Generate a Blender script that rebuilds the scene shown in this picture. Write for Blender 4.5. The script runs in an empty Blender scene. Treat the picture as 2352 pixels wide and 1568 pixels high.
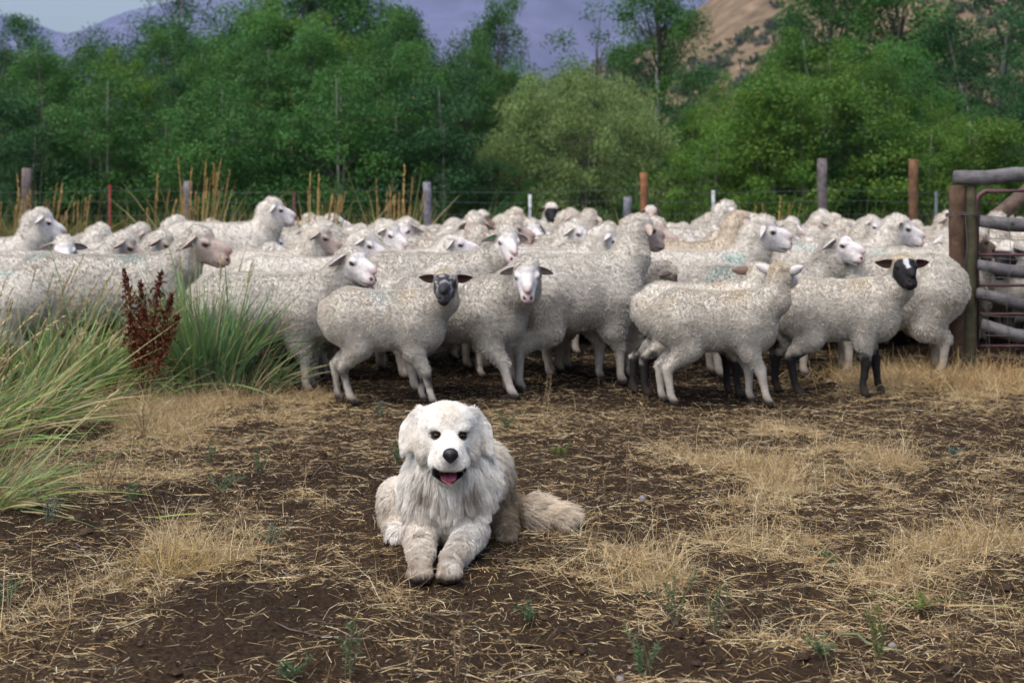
import bpy, math, random
import numpy as np
from mathutils import Vector, Matrix

rng = np.random.default_rng(11)
random.seed(11)
R = math.radians
scene = bpy.context.scene
col = scene.collection

# ------------------------------------------------------------------ camera
EYE = 1.15                 # photographer crouches
FPX = 3267.0               # focal length in reading units (frame 2352 wide)
HOR = 435.0                # eye level in reading units
cam_d = bpy.data.cameras.new('camera')
cam = bpy.data.objects.new('camera', cam_d)
col.objects.link(cam)
cam.location = (0, 0, EYE)
cam.rotation_euler = (R(90), 0, 0)
cam_d.sensor_width = 36
cam_d.lens = 36 * FPX / 2352
cam_d.shift_y = -(784 - HOR) / 2352
cam_d.clip_end = 6000
cam_d.dof.use_dof = True
cam_d.dof.focus_distance = 4.7
cam_d.dof.aperture_fstop = 4.5
scene.camera = cam

# ------------------------------------------------------------------ light
world = bpy.data.worlds.new('World')
scene.world = world
world.use_nodes = True
wn = world.node_tree
bg = wn.nodes['Background']
sky = wn.nodes.new('ShaderNodeTexSky')
sky.sky_type = 'NISHITA'
sky.sun_disc = False
sky.sun_elevation = R(62)
sky.sun_rotation = R(-140)
sky.air_density = 1.0
sky.dust_density = 4.5
sky.ozone_density = 1.0
wn.links.new(sky.outputs[0], bg.inputs[0])
bg.inputs[1].default_value = 0.112
sun_d = bpy.data.lights.new('sun', 'SUN')
sun_d.energy = 1.45
sun_d.angle = R(65)
sun_d.color = (1.0, 0.98, 0.95)
sun = bpy.data.objects.new('sun', sun_d)
col.objects.link(sun)
# travels from behind the camera's left shoulder, 62 degrees up
_az, _el = R(-140), R(62)
_sd = Vector((math.sin(_az) * math.cos(_el), math.cos(_az) * math.cos(_el), math.sin(_el)))
sun.rotation_euler = _sd.to_track_quat('Z', 'Y').to_euler()
scene.view_settings.view_transform = 'Standard'
scene.view_settings.look = 'None'
scene.view_settings.gamma = 1
scene.view_settings.use_curve_mapping = False
scene.view_settings.exposure = 0.84
scene.render.engine = 'CYCLES'
cy = scene.cycles
cy.max_bounces = 6
cy.diffuse_bounces = 3
cy.transmission_bounces = 3
cy.transparent_max_bounces = 4
cy.volume_bounces = 0
cy.use_denoising = True


# ------------------------------------------------------------------ small tools
def gx(px, d):
    """world x of reading column px at distance d"""
    return (px - 1176) * d / FPX


def gd(py):
    """distance of the ground at reading row py"""
    return FPX * EYE / (py - HOR)


def gz(py, d):
    return EYE - (py - HOR) * d / FPX


def tag(o, label=None, cat=None, group=None, kind=None):
    if label: o['label'] = label
    if cat: o['category'] = cat
    if group: o['group'] = group
    if kind: o['kind'] = kind
    return o


def link(name, data, parent=None, loc=None, rz=None, sc=None):
    o = bpy.data.objects.new(name, data)
    col.objects.link(o)
    if parent is not None: o.parent = parent
    if loc is not None: o.location = loc
    if rz is not None: o.rotation_euler = (0, 0, rz)
    if sc is not None: o.scale = (sc, sc, sc) if not hasattr(sc, '__len__') else sc
    return o


def copy_tree(o, loc, rz, sc=None):
    c = o.copy()
    col.objects.link(c)
    c.location = loc
    c.rotation_euler = (0, 0, rz)
    if sc is not None: c.scale = (sc, sc, sc) if not hasattr(sc, '__len__') else sc
    for ch in list(o.children):
        k = ch.copy()
        col.objects.link(k)
        k.parent = c
        for g in list(ch.children):
            q = g.copy()
            col.objects.link(q)
            q.parent = k
    return c


def mesh_np(name, v, f, mat=None, colr=None, smooth=True, attr=None):
    """mesh from numpy arrays; f is (n,3) or (n,4), or a list of such"""
    me = bpy.data.meshes.new(name)
    v = np.asarray(v, np.float32)
    fl = f if isinstance(f, list) else [f]
    fl = [np.asarray(a, np.int32) for a in fl if len(a)]
    me.vertices.add(len(v))
    me.vertices.foreach_set('co', v.ravel())
    nl = sum(a.size for a in fl)
    npoly = sum(len(a) for a in fl)
    me.loops.add(nl)
    me.loops.foreach_set('vertex_index', np.concatenate([a.ravel() for a in fl]))
    me.polygons.add(npoly)
    tot = np.concatenate([np.full(len(a), a.shape[1], np.int32) for a in fl])
    st = np.concatenate([[0], np.cumsum(tot)[:-1]]).astype(np.int32)
    me.polygons.foreach_set('loop_start', st)
    me.polygons.foreach_set('use_smooth', np.full(npoly, smooth))
    me.update(calc_edges=True)
    if colr is not None:
        c = np.ones((len(v), 4), np.float32)
        c[:, :3] = colr
        a = me.attributes.new('col', 'FLOAT_COLOR', 'POINT')
        a.data.foreach_set('color', c.ravel())
    if mat: me.materials.append(mat)
    return me


class MB:
    """collects tubes, rings and boxes into one mesh"""
    def __init__(self):
        self.v, self.f4, self.f3, self.c, self.n = [], [], [], [], 0

    def add(self, v, f4=None, f3=None, c=(1, 1, 1)):
        v = np.asarray(v, np.float32)
        if f4 is not None and len(f4): self.f4.append(np.asarray(f4, np.int32) + self.n)
        if f3 is not None and len(f3): self.f3.append(np.asarray(f3, np.int32) + self.n)
        self.v.append(v)
        cc = np.empty((len(v), 3), np.float32)
        cc[:] = c
        self.c.append(cc)
        self.n += len(v)

    def tube(self, pts, rad, seg=8, c=(1, 1, 1), caps=True, rough=0.0):
        pts = np.asarray(pts, np.float32)
        n = len(pts)
        rad = np.broadcast_to(np.asarray(rad, np.float32), (n,))
        t = np.gradient(pts, axis=0)
        t /= np.linalg.norm(t, axis=1, keepdims=True) + 1e-9
        ref = np.array([0, 0, 1.0]) if abs(t[0][2]) < 0.9 else np.array([1.0, 0, 0])
        a = np.cross(t, ref)
        a /= np.linalg.norm(a, axis=1, keepdims=True) + 1e-9
        b = np.cross(t, a)
        th = np.arange(seg) * 2 * np.pi / seg
        r = rad[:, None] * (1 + rough * rng.normal(size=(n, seg)))
        v = pts[:, None] + r[..., None] * (np.cos(th)[None, :, None] * a[:, None] + np.sin(th)[None, :, None] * b[:, None])
        i = np.arange(n - 1)[:, None] * seg
        j = np.arange(seg)[None]
        k = (j + 1) % seg
        f = np.stack([i + j, i + seg + j, i + seg + k, i + k], -1).reshape(-1, 4)
        v = v.reshape(-1, 3)
        f3 = []
        if caps:
            v = np.concatenate([v, pts[:1], pts[-1:]])
            q, e = n * seg, (n - 1) * seg
            for jj in range(seg):
                kk = (jj + 1) % seg
                f3.append((q, jj, kk))
                f3.append((q + 1, e + kk, e + jj))
        self.add(v, f, f3, c)

    def build(self, name, mat, parent=None, loc=None, smooth=True):
        fl = []
        if self.f4: fl.append(np.concatenate(self.f4))
        if self.f3: fl.append(np.concatenate(self.f3))
        me = mesh_np(name, np.concatenate(self.v), fl, mat, np.concatenate(self.c), smooth)
        return link(name, me, parent, loc)


def vnoise(p, seed=0):
    """cheap smooth value noise on (n,3) points, 0..1"""
    p = np.asarray(p, np.float64) + seed * 17.13
    i = np.floor(p).astype(np.int64)
    f = p - i
    f = f * f * (3 - 2 * f)

    def h(x, y, z):
        n = (x * 374761393 + y * 668265263 + z * 2147483647 + seed * 1013904223) & 0xffffffff
        n = ((n ^ (n >> 13)) * 1274126177) & 0xffffffff
        return ((n ^ (n >> 16)) & 0xffff) / 65535.0
    r = 0
    for dx in (0, 1):
        for dy in (0, 1):
            for dz in (0, 1):
                w = (f[:, 0] if dx else 1 - f[:, 0]) * (f[:, 1] if dy else 1 - f[:, 1]) * (f[:, 2] if dz else 1 - f[:, 2])
                r = r + w * h(i[:, 0] + dx, i[:, 1] + dy, i[:, 2] + dz)
    return r


def fbm(p, oct=4, seed=0):
    p = np.asarray(p, np.float64)
    a, s, t = 0.5, 0, 0
    for k in range(oct):
        s = s + a * vnoise(p * 2 ** k, seed + k)
        t += a
        a *= 0.5
    return s / t


def ribbons(base, d0, length, width, bend, nseg=3, taper=0.85, ref=None, c0=None, c1=None, wprof=None):
    """n curved ribbons: base (n,3), start direction, bend vector; returns verts, quads, colours"""
    n = len(base)
    t = np.linspace(0, 1, nseg + 1)
    L = length[:, None, None]
    tt = t[None, :, None]
    p = base[:, None] + d0[:, None] * L * tt + bend[:, None] * L * tt ** 2
    tan = d0[:, None] + 2 * bend[:, None] * tt
    if ref is None:
        ref = rng.normal(size=(n, 3))
    w = np.cross(tan, ref[:, None])
    w /= np.linalg.norm(w, axis=2, keepdims=True) + 1e-9
    prof = (1 - taper * t ** 2) if wprof is None else np.asarray(wprof)
    hw = width[:, None, None] * 0.5 * prof[None, :, None]
    v = np.stack([p - w * hw, p + w * hw], 2).reshape(-1, 3)
    b = (np.arange(n) * (nseg + 1) * 2)[:, None] + (np.arange(nseg) * 2)[None]
    f = np.stack([b, b + 1, b + 3, b + 2], -1).reshape(-1, 4)
    if c0 is None: return v, f, None
    c = c0[:, None] * (1 - tt) + (c0 if c1 is None else c1)[:, None] * tt
    c = np.repeat(c[:, :, None], 2, 2).reshape(-1, 3)
    return v, f, c


# ------------------------------------------------------------------ materials
def mat_new(name):
    m = bpy.data.materials.new(name)
    m.use_nodes = True
    nt = m.node_tree
    return m, nt, nt.nodes['Principled BSDF']


def N(nt, typ, **kw):
    n = nt.nodes.new(typ)
    for k, v in kw.items():
        if k.startswith('_'): setattr(n, k[1:], v)
        else: n.inputs[k.replace('__', ' ')].default_value = v
    return n


def mat_attr(name, rough=0.8, spec=0.2, noise=0.25, nscale=30, bump=0.0, bscale=60, objvar=0.0, sss=0.0):
    """colour from the mesh attribute, broken up by noise"""
    m, nt, b = mat_new(name)
    at = N(nt, 'ShaderNodeAttribute', _attribute_name='col')
    out = at.outputs['Color']
    tc = N(nt, 'ShaderNodeTexCoord')
    if noise:
        nz = N(nt, 'ShaderNodeTexNoise', Scale=nscale, Detail=4.0)
        nt.links.new(tc.outputs['Object'], nz.inputs['Vector'])
        mr = N(nt, 'ShaderNodeMapRange')
        mr.inputs['From Min'].default_value = 0.3
        mr.inputs['From Max'].default_value = 0.7
        mr.inputs['To Min'].default_value = 1 - noise
        mr.inputs['To Max'].default_value = 1 + noise
        nt.links.new(nz.outputs[0], mr.inputs[0])
        mx = N(nt, 'ShaderNodeMix', _data_type='RGBA', _blend_type='MULTIPLY')
        mx.inputs[0].default_value = 1
        nt.links.new(out, mx.inputs[6])
        nt.links.new(mr.outputs[0], mx.inputs[7])
        out = mx.outputs[2]
    if objvar:
        oi = N(nt, 'ShaderNodeObjectInfo')
        mr = N(nt, 'ShaderNodeMapRange')
        mr.inputs['To Min'].default_value = 1 - objvar
        mr.inputs['To Max'].default_value = 1 + objvar
        nt.links.new(oi.outputs['Random'], mr.inputs[0])
        mx = N(nt, 'ShaderNodeMix', _data_type='RGBA', _blend_type='MULTIPLY')
        mx.inputs[0].default_value = 1
        nt.links.new(out, mx.inputs[6])
        nt.links.new(mr.outputs[0], mx.inputs[7])
        out = mx.outputs[2]
    nt.links.new(out, b.inputs['Base Color'])
    b.inputs['Roughness'].default_value = rough
    b.inputs['Specular IOR Level'].default_value = spec
    if bump:
        nz = N(nt, 'ShaderNodeTexNoise', Scale=bscale, Detail=5.0)
        nt.links.new(tc.outputs['Object'], nz.inputs['Vector'])
        bp = N(nt, 'ShaderNodeBump', Strength=bump, Distance=0.01)
        nt.links.new(nz.outputs[0], bp.inputs['Height'])
        nt.links.new(bp.outputs[0], b.inputs['Normal'])
    return m


def mat_leaf(name, trans=0.3, objvar=0.15, rough=0.55):
    m, nt, b = mat_new(name)
    at = N(nt, 'ShaderNodeAttribute', _attribute_name='col')
    oi = N(nt, 'ShaderNodeObjectInfo')
    mr = N(nt, 'ShaderNodeMapRange')
    mr.inputs['To Min'].default_value = 1 - objvar
    mr.inputs['To Max'].default_value = 1 + objvar
    nt.links.new(oi.outputs['Random'], mr.inputs[0])
    mx = N(nt, 'ShaderNodeMix', _data_type='RGBA', _blend_type='MULTIPLY')
    mx.inputs[0].default_value = 1
    nt.links.new(at.outputs['Color'], mx.inputs[6])
    nt.links.new(mr.outputs[0], mx.inputs[7])
    nt.links.new(mx.outputs[2], b.inputs['Base Color'])
    b.inputs['Roughness'].default_value = rough
    b.inputs['Specular IOR Level'].default_value = 0.25
    tr = N(nt, 'ShaderNodeBsdfTranslucent')
    nt.links.new(mx.outputs[2], tr.inputs['Color'])
    ms = N(nt, 'ShaderNodeMixShader', Fac=trans)
    nt.links.new(b.outputs[0], ms.inputs[1])
    nt.links.new(tr.outputs[0], ms.inputs[2])
    nt.links.new(ms.outputs[0], nt.nodes['Material Output'].inputs['Surface'])
    return m


M_LEAF = mat_leaf('tree_leaf', trans=.38, objvar=.20)
M_GRASS = mat_leaf('grass_blade', trans=0.22, objvar=0.05)
M_STRAW = mat_leaf('straw', trans=0.1, objvar=0.0, rough=0.6)
M_BARK = mat_attr('bark', rough=0.9, noise=0.4, nscale=9, bump=0.6, bscale=25)
M_WOOD = mat_attr('weathered_wood', rough=0.85, noise=0.35, nscale=16, bump=0.5, bscale=60)
M_METAL = mat_attr('painted_steel', rough=0.5, spec=0.4, noise=0.2, nscale=20)
M_BODY = mat_attr('animal_skin', rough=0.75, spec=0.25, noise=0.18, nscale=45, bump=0.25, bscale=90)
M_WOOL = mat_attr('wool', rough=0.95, spec=0.03, noise=0.14, nscale=14, objvar=0.13)
M_FUR = mat_attr('fur', rough=0.7, spec=0.15, noise=0.12, nscale=25)
M_EYE = mat_attr('eye', rough=0.08, spec=0.6, noise=0)
M_WET = mat_attr('wet_skin', rough=0.35, spec=0.5, noise=0.15, nscale=200, bump=0.3, bscale=350)
M_STONE = mat_attr('stone', rough=0.9, noise=0.35, nscale=30, bump=0.5)
# ------------------------------------------------------------------ ground
PATCH = [  # straw mats on the soil: reading column, row, half widths, weight
    (1750, 1330, 400, 110, 1.0), (1900, 1420, 280, 60, .9), (1720, 1090, 170, 45, .9), (2150, 1110, 190, 45, .8),
    (1960, 1020, 140, 30, .5), (2200, 1260, 230, 60, .75), (1560, 1270, 150, 50, .7), (2150, 880, 220, 35, 1.0), (400, 1275, 130, 45, .9),
    (680, 1180, 190, 50, .8), (300, 960, 230, 45, .8), (560, 935, 200, 28, .7), (130, 1090, 220, 45, .7),
    (150, 1440, 220, 70, .8), (450, 1390, 200, 40, .55), (1900, 1550, 420, 40, .6), (1250, 1540, 160, 30, .7), (600, 1540, 120, 30, .4),
    (1850, 1300, 560, 130, .5), (2000, 1080, 420, 70, .38), (1900, 1520, 520, 50, .42), (350, 1350, 420, 120, .36), (330, 1000, 380, 50, .42), (1350, 1190, 130, 50, .45), (850, 1370, 130, 40, .3), (1300, 960, 200, 30, .3), (2300, 1420, 120, 60, .6)]
_pw = []
for (px, py, rx, ry, w) in PATCH:
    d = gd(py)
    _pw.append((gx(px, d), d, rx * d / FPX, ry * d * d / (FPX * EYE), w))


def straw_density(x, y):
    s = np.zeros_like(x)
    p = np.stack([x, y, 0 * x], 1)
    wob = fbm(p * 1.7, 3, 5) - .5
    wob2 = fbm(p * 1.7, 3, 9) - .5
    for (cx, cyy, rx, ry, w) in _pw:
        q = ((x - cx + wob * .9) / rx) ** 2 + ((y - cyy + wob2 * 1.1) / ry) ** 2
        s = np.maximum(s, w * np.exp(-q * .85) * 1.05)
    brk = np.clip((fbm(p * 4.2, 3, 3) - .34) * 4.2, 0.05, 1.25)
    bare = np.where((y > 7.5) & (x < 2.1), .4, 1)      # trodden clean where the flock stands
    return np.clip((0.04 + 0.12 * np.clip((fbm(p * 2.3, 3, 4) - .4) * 5, 0, 1)) * bare + s * brk, 0, 1)


def ground_h(x, y):
    p = np.stack([x, y, 0 * x], 1)
    near = np.clip((26 - y) / 10, 0, 1) * np.clip((14 - np.abs(x)) / 6, 0, 1)
    h = (fbm(p * 1.1, 3, 21) - .5) * 0.05
    h += (fbm(p * 5.5, 3, 22) - .5) * 0.045
    h += (np.clip(fbm(p * 16, 2, 23), .45, 1) - .5) * 0.05
    h += (fbm(p * 38, 2, 24) - .5) * 0.016
    return h * near


def axis_steps(lo, hi, step, far, ratio=1.35):
    a = list(np.arange(lo, hi + 1e-6, step))
    s = step
    up = []
    v = a[-1]
    while v < far:
        s *= ratio
        v += s
        up.append(v)
    s = step
    dn = []
    v = a[0]
    while v > -far:
        s *= ratio
        v -= s
        dn.append(v)
    return np.array(dn[::-1] + a + up)


gxs = axis_steps(-3.6, 3.6, 0.023, 2600)
gys = axis_steps(2.9, 9.4, 0.025, 2500)
GXX, GYY = np.meshgrid(gxs, gys, indexing='ij')
vx, vy = GXX.ravel(), GYY.ravel()
vz = ground_h(vx, vy)
nx_, ny_ = len(gxs), len(gys)
i = (np.arange(nx_ - 1)[:, None] * ny_ + np.arange(ny_ - 1)[None])
gf = np.stack([i, i + ny_, i + ny_ + 1, i + 1], -1).reshape(-1, 4)
# soil colour: bare brown earth, turning to meadow beyond the wire fence
flock_shade = np.clip((vy - 7.3) / .6, 0, 1) * np.clip((2.4 - vx) / .5, 0, 1)      # shade under the flock, painted into the soil colour
meadow = np.clip((vy - 15.5) / 3, 0, 1)
soil = np.array([0.026, 0.0165, 0.0100])
dry = np.array([0.13, 0.088, 0.045])
gcol = soil[None] * (0.75 + 0.6 * fbm(np.stack([vx, vy, 0 * vx], 1) * 2.2, 4, 31))[:, None]
sd = np.where((vy < 11) & (np.abs(vx) < 5), straw_density(vx, vy), .2)
gcol = gcol * (1 - 0.30 * sd[:, None]) + dry[None] * (0.30 * sd[:, None])
gcol = gcol * (1 - .42 * flock_shade[:, None])
gcol = gcol * (1 - meadow[:, None]) + np.array([0.05, 0.062, 0.022])[None] * meadow[:, None]
m_soil, nt, b = mat_new('bare_soil')
at = N(nt, 'ShaderNodeAttribute', _attribute_name='col')
tc = N(nt, 'ShaderNodeTexCoord')
n1 = N(nt, 'ShaderNodeTexNoise', Scale=70.0, Detail=6.0)
n2 = N(nt, 'ShaderNodeTexVoronoi', Scale=55.0)
for q in (n1, n2): nt.links.new(tc.outputs['Object'], q.inputs['Vector'])
mr = N(nt, 'ShaderNodeMapRange')
mr.inputs['From Min'].default_value = .3
mr.inputs['From Max'].default_value = .7
mr.inputs['To Min'].default_value = .55
mr.inputs['To Max'].default_value = 1.5
nt.links.new(n1.outputs[0], mr.inputs[0])
mx = N(nt, 'ShaderNodeMix', _data_type='RGBA', _blend_type='MULTIPLY')
mx.inputs[0].default_value = 1
nt.links.new(at.outputs['Color'], mx.inputs[6])
nt.links.new(mr.outputs[0], mx.inputs[7])
nt.links.new(mx.outputs[2], b.inputs['Base Color'])
b.inputs['Roughness'].default_value = 1
b.inputs['Specular IOR Level'].default_value = 0.1
ad = N(nt, 'ShaderNodeMath', _operation='ADD')
nt.links.new(n1.outputs[0], ad.inputs[0])
nt.links.new(n2.outputs['Distance'], ad.inputs[1])
bp = N(nt, 'ShaderNodeBump', Strength=0.8, Distance=0.012)
nt.links.new(ad.outputs[0], bp.inputs['Height'])
nt.links.new(bp.outputs[0], b.inputs['Normal'])
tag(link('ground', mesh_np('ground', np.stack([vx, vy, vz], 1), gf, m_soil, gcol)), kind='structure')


# ------------------------------------------------------------------ hills
def heightfield(name, xs, ys, hf, mat, cf=None):
    X, Y = np.meshgrid(xs, ys, indexing='ij')
    x, y = X.ravel(), Y.ravel()
    z = hf(x, y)
    n2_ = len(ys)
    i = (np.arange(len(xs) - 1)[:, None] * n2_ + np.arange(n2_ - 1)[None])
    f = np.stack([i, i + n2_, i + n2_ + 1, i + 1], -1).reshape(-1, 4)
    me = mesh_np(name, np.stack([x, y, z], 1), f, mat, cf(x, y, z))
    return tag(link(name, me), kind='structure')


M_HILL = mat_attr('dry_hillside', rough=1, spec=0.05, noise=0.4, nscale=0.35)
M_MOUNT = mat_attr('mountain_slope', rough=1, spec=0.05, noise=0.16, nscale=0.03)


def mount_h(x, y):
    # a long ridge 2 km off, open to the sky on the far left, with spurs running down towards the valley
    px = x / 2000 * FPX + 1176
    sky_y = np.interp(px, [-3000, -400, 0, 60, 105, 165, 260, 430, 620, 1000, 1700, 2400, 5000],
                      [-160, -40, 38, 48, 64, 78, 40, -5, -90, -150, -220, -160, -120])
    top = EYE + (HOR - sky_y) * 2000 / FPX
    t = np.clip((y - 1150) / 850, 0, 1)
    back = np.clip((2600 - y) / 600, 0, 1)
    p = np.stack([x / 260, y / 420, 0 * x], 1)
    rid = 1 - np.abs(fbm(p, 4, 41) * 2 - 1)
    h = top * (t ** 0.9) * (0.76 + 0.24 * t) + (rid - .78) * 300 * t * (1 - t) * 2.2 + (fbm(p * 6, 3, 42) - .5) * 14 * t
    return h * np.where(y > 2000, back, 1) - 3 * (1 - t)


def mount_c(x, y, z):
    p = np.stack([x / 120, y / 160, z / 120], 1)
    n = fbm(p, 4, 44)[:, None]
    a = np.array([0.145, 0.150, 0.240])  # blue of distant haze and dusk shade mixed into the slope colours
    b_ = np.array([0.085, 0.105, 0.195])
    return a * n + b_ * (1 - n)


heightfield('mountain', np.linspace(-2600, 2600, 200), np.linspace(1150, 2600, 90), mount_h, M_MOUNT, mount_c)


def hill_h(x, y):
    px = x / 260 * FPX + 1176
    sky_y = np.interp(px, [600, 1000, 1240, 1330, 1400, 1500, 1620, 1800, 2100, 2600, 4000],
                      [440, 330, 205, 170, 135, 90, 10, -110, -200, -300, -380])
    top = np.maximum(EYE + (HOR - sky_y) * 260 / FPX, -2)
    t = np.clip((y - 95) / 165, 0, 1)
    p = np.stack([x / 14, y / 22, 0 * x], 1)
    h = top * t ** 1.15 + (fbm(p, 4, 51) - .5) * 5 * t
    return h * np.clip((330 - y) / 70, 0, 1) - 1.5 * (1 - t)


def hill_c(x, y, z):
    p = np.stack([x / 3, y / 5, z / 3], 1)
    n = fbm(p, 4, 54)[:, None]
    rock = (np.clip((x - 62) / 12, 0, 1) * np.clip(fbm(p * .5, 3, 55) * 1.8 - .2, 0, 1))[:, None]
    c = np.array([0.165, 0.122, 0.080]) * (0.7 + .6 * n)
    return c * (1 - rock) + np.array([0.09, 0.07, 0.085]) * (0.5 + n) * rock


heightfield('hillside', np.linspace(-60, 190, 230), np.linspace(95, 330, 150), hill_h, M_HILL, hill_c)
# sagebrush dotted over the hillside
nb = 900
bx, by = rng.uniform(5, 110, nb * 3), rng.uniform(150, 262, nb * 3)
kp = fbm(np.stack([bx / 9, by / 14, 0 * bx], 1), 3, 61) > .45
bx, by = bx[kp], by[kp]
nb = len(bx)
bz = hill_h(bx, by)
k = 26
cen = np.repeat(np.stack([bx, by, bz], 1), k, 0)
sz = np.repeat(rng.lognormal(-.45, .4, nb).clip(.25, 1.5), k)[:, None]
off = rng.normal(size=(nb * k, 3)) * np.array([.55, .55, .32]) * sz
off[:, 2] = np.abs(off[:, 2])
dd = rng.normal(size=(nb * k, 3)) * .5 + np.array([0, 0, .6])
shade = np.repeat(rng.uniform(.6, 1.3, nb), k)[:, None]
kc = np.where(np.repeat(rng.random(nb) < .5, k)[:, None], np.array([[0.10, 0.105, 0.085]]), np.array([[0.07, 0.095, 0.05]])) * shade
v, f, c = ribbons(cen + off, dd, .55 * sz[:, 0], .5 * sz[:, 0], np.zeros_like(dd), 1, 0.3, None, kc)
tag(link('hillside_shrubs', mesh_np('hillside_shrubs', v, f, M_LEAF, c, False)), kind='stuff',
    label='grey green sagebrush dotted over the tan hillside', cat='shrubs')


# ------------------------------------------------------------------ trees
def tree_mesh(name, h, w, nclump, per, leaf, base=0.12, shape=1.0, bark=(0.16, 0.16, 0.14), green=((0.055, 0.125, 0.028), (0.10, 0.19, 0.035)),
              trunk_r=0.07, stems=1, clump_r=0.42, narrow=0.6, droop=0.0, lean=0.0, dome=False):
    """crown of leaf faces grouped in clumps round limbs; returns (crown mesh, trunk mesh)"""
    tb = MB()
    cs = []
    tops = []
    for s in range(stems):
        ang = rng.uniform(0, 6.28)
        r0 = 0 if stems == 1 else rng.uniform(.1, .28) * w
        sp = np.array([math.cos(ang) * r0, math.sin(ang) * r0, 0])
        tilt = np.array([rng.normal(0, .05) + lean, rng.normal(0, .05), 1]) + sp * (.35 if stems > 1 else 0) / max(w, .1)
        hs = h * (1 if s == 0 else rng.uniform(.65, .98))
        zz = np.linspace(0, 1, 9)
        wig = np.cumsum(rng.normal(0, .03 * h / 9, (9, 3)), 0) * np.array([1, 1, 0])
        pts = sp[None] * (.35 if stems > 1 else 1) + tilt[None] * (zz[:, None] * hs * .95) + wig
        tb.tube(pts, trunk_r * (1 - .86 * zz) * (1 if s == 0 else .75), 7, bark, rough=.06)
        tops.append((pts, hs))
    for k in range(nclump):
        pts, hs = tops[k % stems]
        u = rng.uniform(base, 1.0) ** .85
        prof = (math.sin(math.pi * min(1, (u - base * .8) / (1.0 - base * .8) * .82 + .12)) ** shape)
        rad = w * .5 * prof * math.sqrt(rng.uniform(.12, 1.0))
        a = rng.uniform(0, 6.28)
        ti = u * 8
        i0 = min(int(ti), 7)
        c0 = pts[i0] + (pts[i0 + 1] - pts[i0]) * (ti - i0)
        cpos = c0 + np.array([math.cos(a) * rad, math.sin(a) * rad, 0])
        cpos[2] = u * hs * .97 + rng.normal(0, .03) * h
        if dome:
            # clumps packed on the outside of a rounded dome
            el_ = math.asin(rng.uniform(-.05, 1))
            q = rng.uniform(.78, 1.0) if rng.random() < .8 else rng.uniform(.4, .8)
            cpos = np.array([math.cos(a) * math.cos(el_) * w * .5 * q, math.sin(a) * math.cos(el_) * w * .5 * q, h * (.16 + .80 * math.sin(el_) * q)])
        cs.append(cpos)
        ui = max(0.05, u - rng.uniform(.12, .3)) * 8
        j0 = min(int(ui), 7)
        st = pts[j0] + (pts[j0 + 1] - pts[j0]) * (ui - j0)
        mid = (st + cpos) / 2 + np.array([0, 0, -.06 * rad])
        tb.tube([st, mid, st * .2 + cpos * .8], [trunk_r * .24, trunk_r * .15, trunk_r * .05], 4, (0.075, 0.07, 0.06), caps=False)
    cs = np.array(cs)
    n = len(cs) * per
    cr = clump_r * rng.uniform(.6, 1.35, len(cs))
    # every clump leans outward, its leaves thin towards the rim
    g = rng.normal(size=(len(cs), per, 3))
    g /= np.linalg.norm(g, axis=2, keepdims=True)
    rr = rng.random((len(cs), per, 1)) ** .45
    pos = cs[:, None] + g * rr * cr[:, None, None] * np.array([1.0, 1.0, .75])
    pos = pos.reshape(-1, 3)
    up = rng.normal(size=(n, 3)) * .55 + np.array([0, 0, .75]) + g.reshape(-1, 3) * .4
    d0 = rng.normal(size=(n, 3)) + g.reshape(-1, 3) * .4 + np.array([0, 0, -.25 - droop])
    d0 /= np.linalg.norm(d0, axis=1, keepdims=True)
    t = np.repeat(rng.random(len(cs)), per)[:, None] * .7 + rng.random((n, 1)) * .3
    kc = np.array(green[0]) * (1 - t) + np.array(green[1]) * t
    kc *= rng.uniform(.75, 1.25, (n, 1))
    odd = rng.random(n) < .012
    kc[odd] = np.array([0.20, 0.16, 0.03])
    ll = leaf * rng.uniform(.7, 1.3, n)
    wdir = np.cross(d0, up)
    wdir /= np.linalg.norm(wdir, axis=1, keepdims=True) + 1e-9
    hw = wdir * (leaf * narrow * .5 * rng.uniform(.8, 1.2, n))[:, None]
    mid = pos + d0 * (ll * .42)[:, None]
    v = np.stack([pos, mid + hw, pos + d0 * ll[:, None], mid - hw], 1)
    ok = v[:, :, 2].min(1) > .02
    v = v[ok].reshape(-1, 3)
    c = np.repeat(kc[ok], 4, 0)
    f = np.arange(len(v)).reshape(-1, 4)
    return mesh_np(name + '_crown', v, f, M_LEAF, c, False), mesh_np(name + '_trunk', np.concatenate(tb.v), [np.concatenate(tb.f4)] + ([np.concatenate(tb.f3)] if tb.f3 else []), M_BARK, np.concatenate(tb.c))


def tree(kind, name, x, y, sc, rz, label, group=None, cat='tree'):
    cm, tm = kind
    o = link(name, None, None, (x, y, -0.02), rz, sc)
    link('crown', cm, o)
    link('trunk', tm, o)
    return tag(o, label, cat, group)


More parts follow.
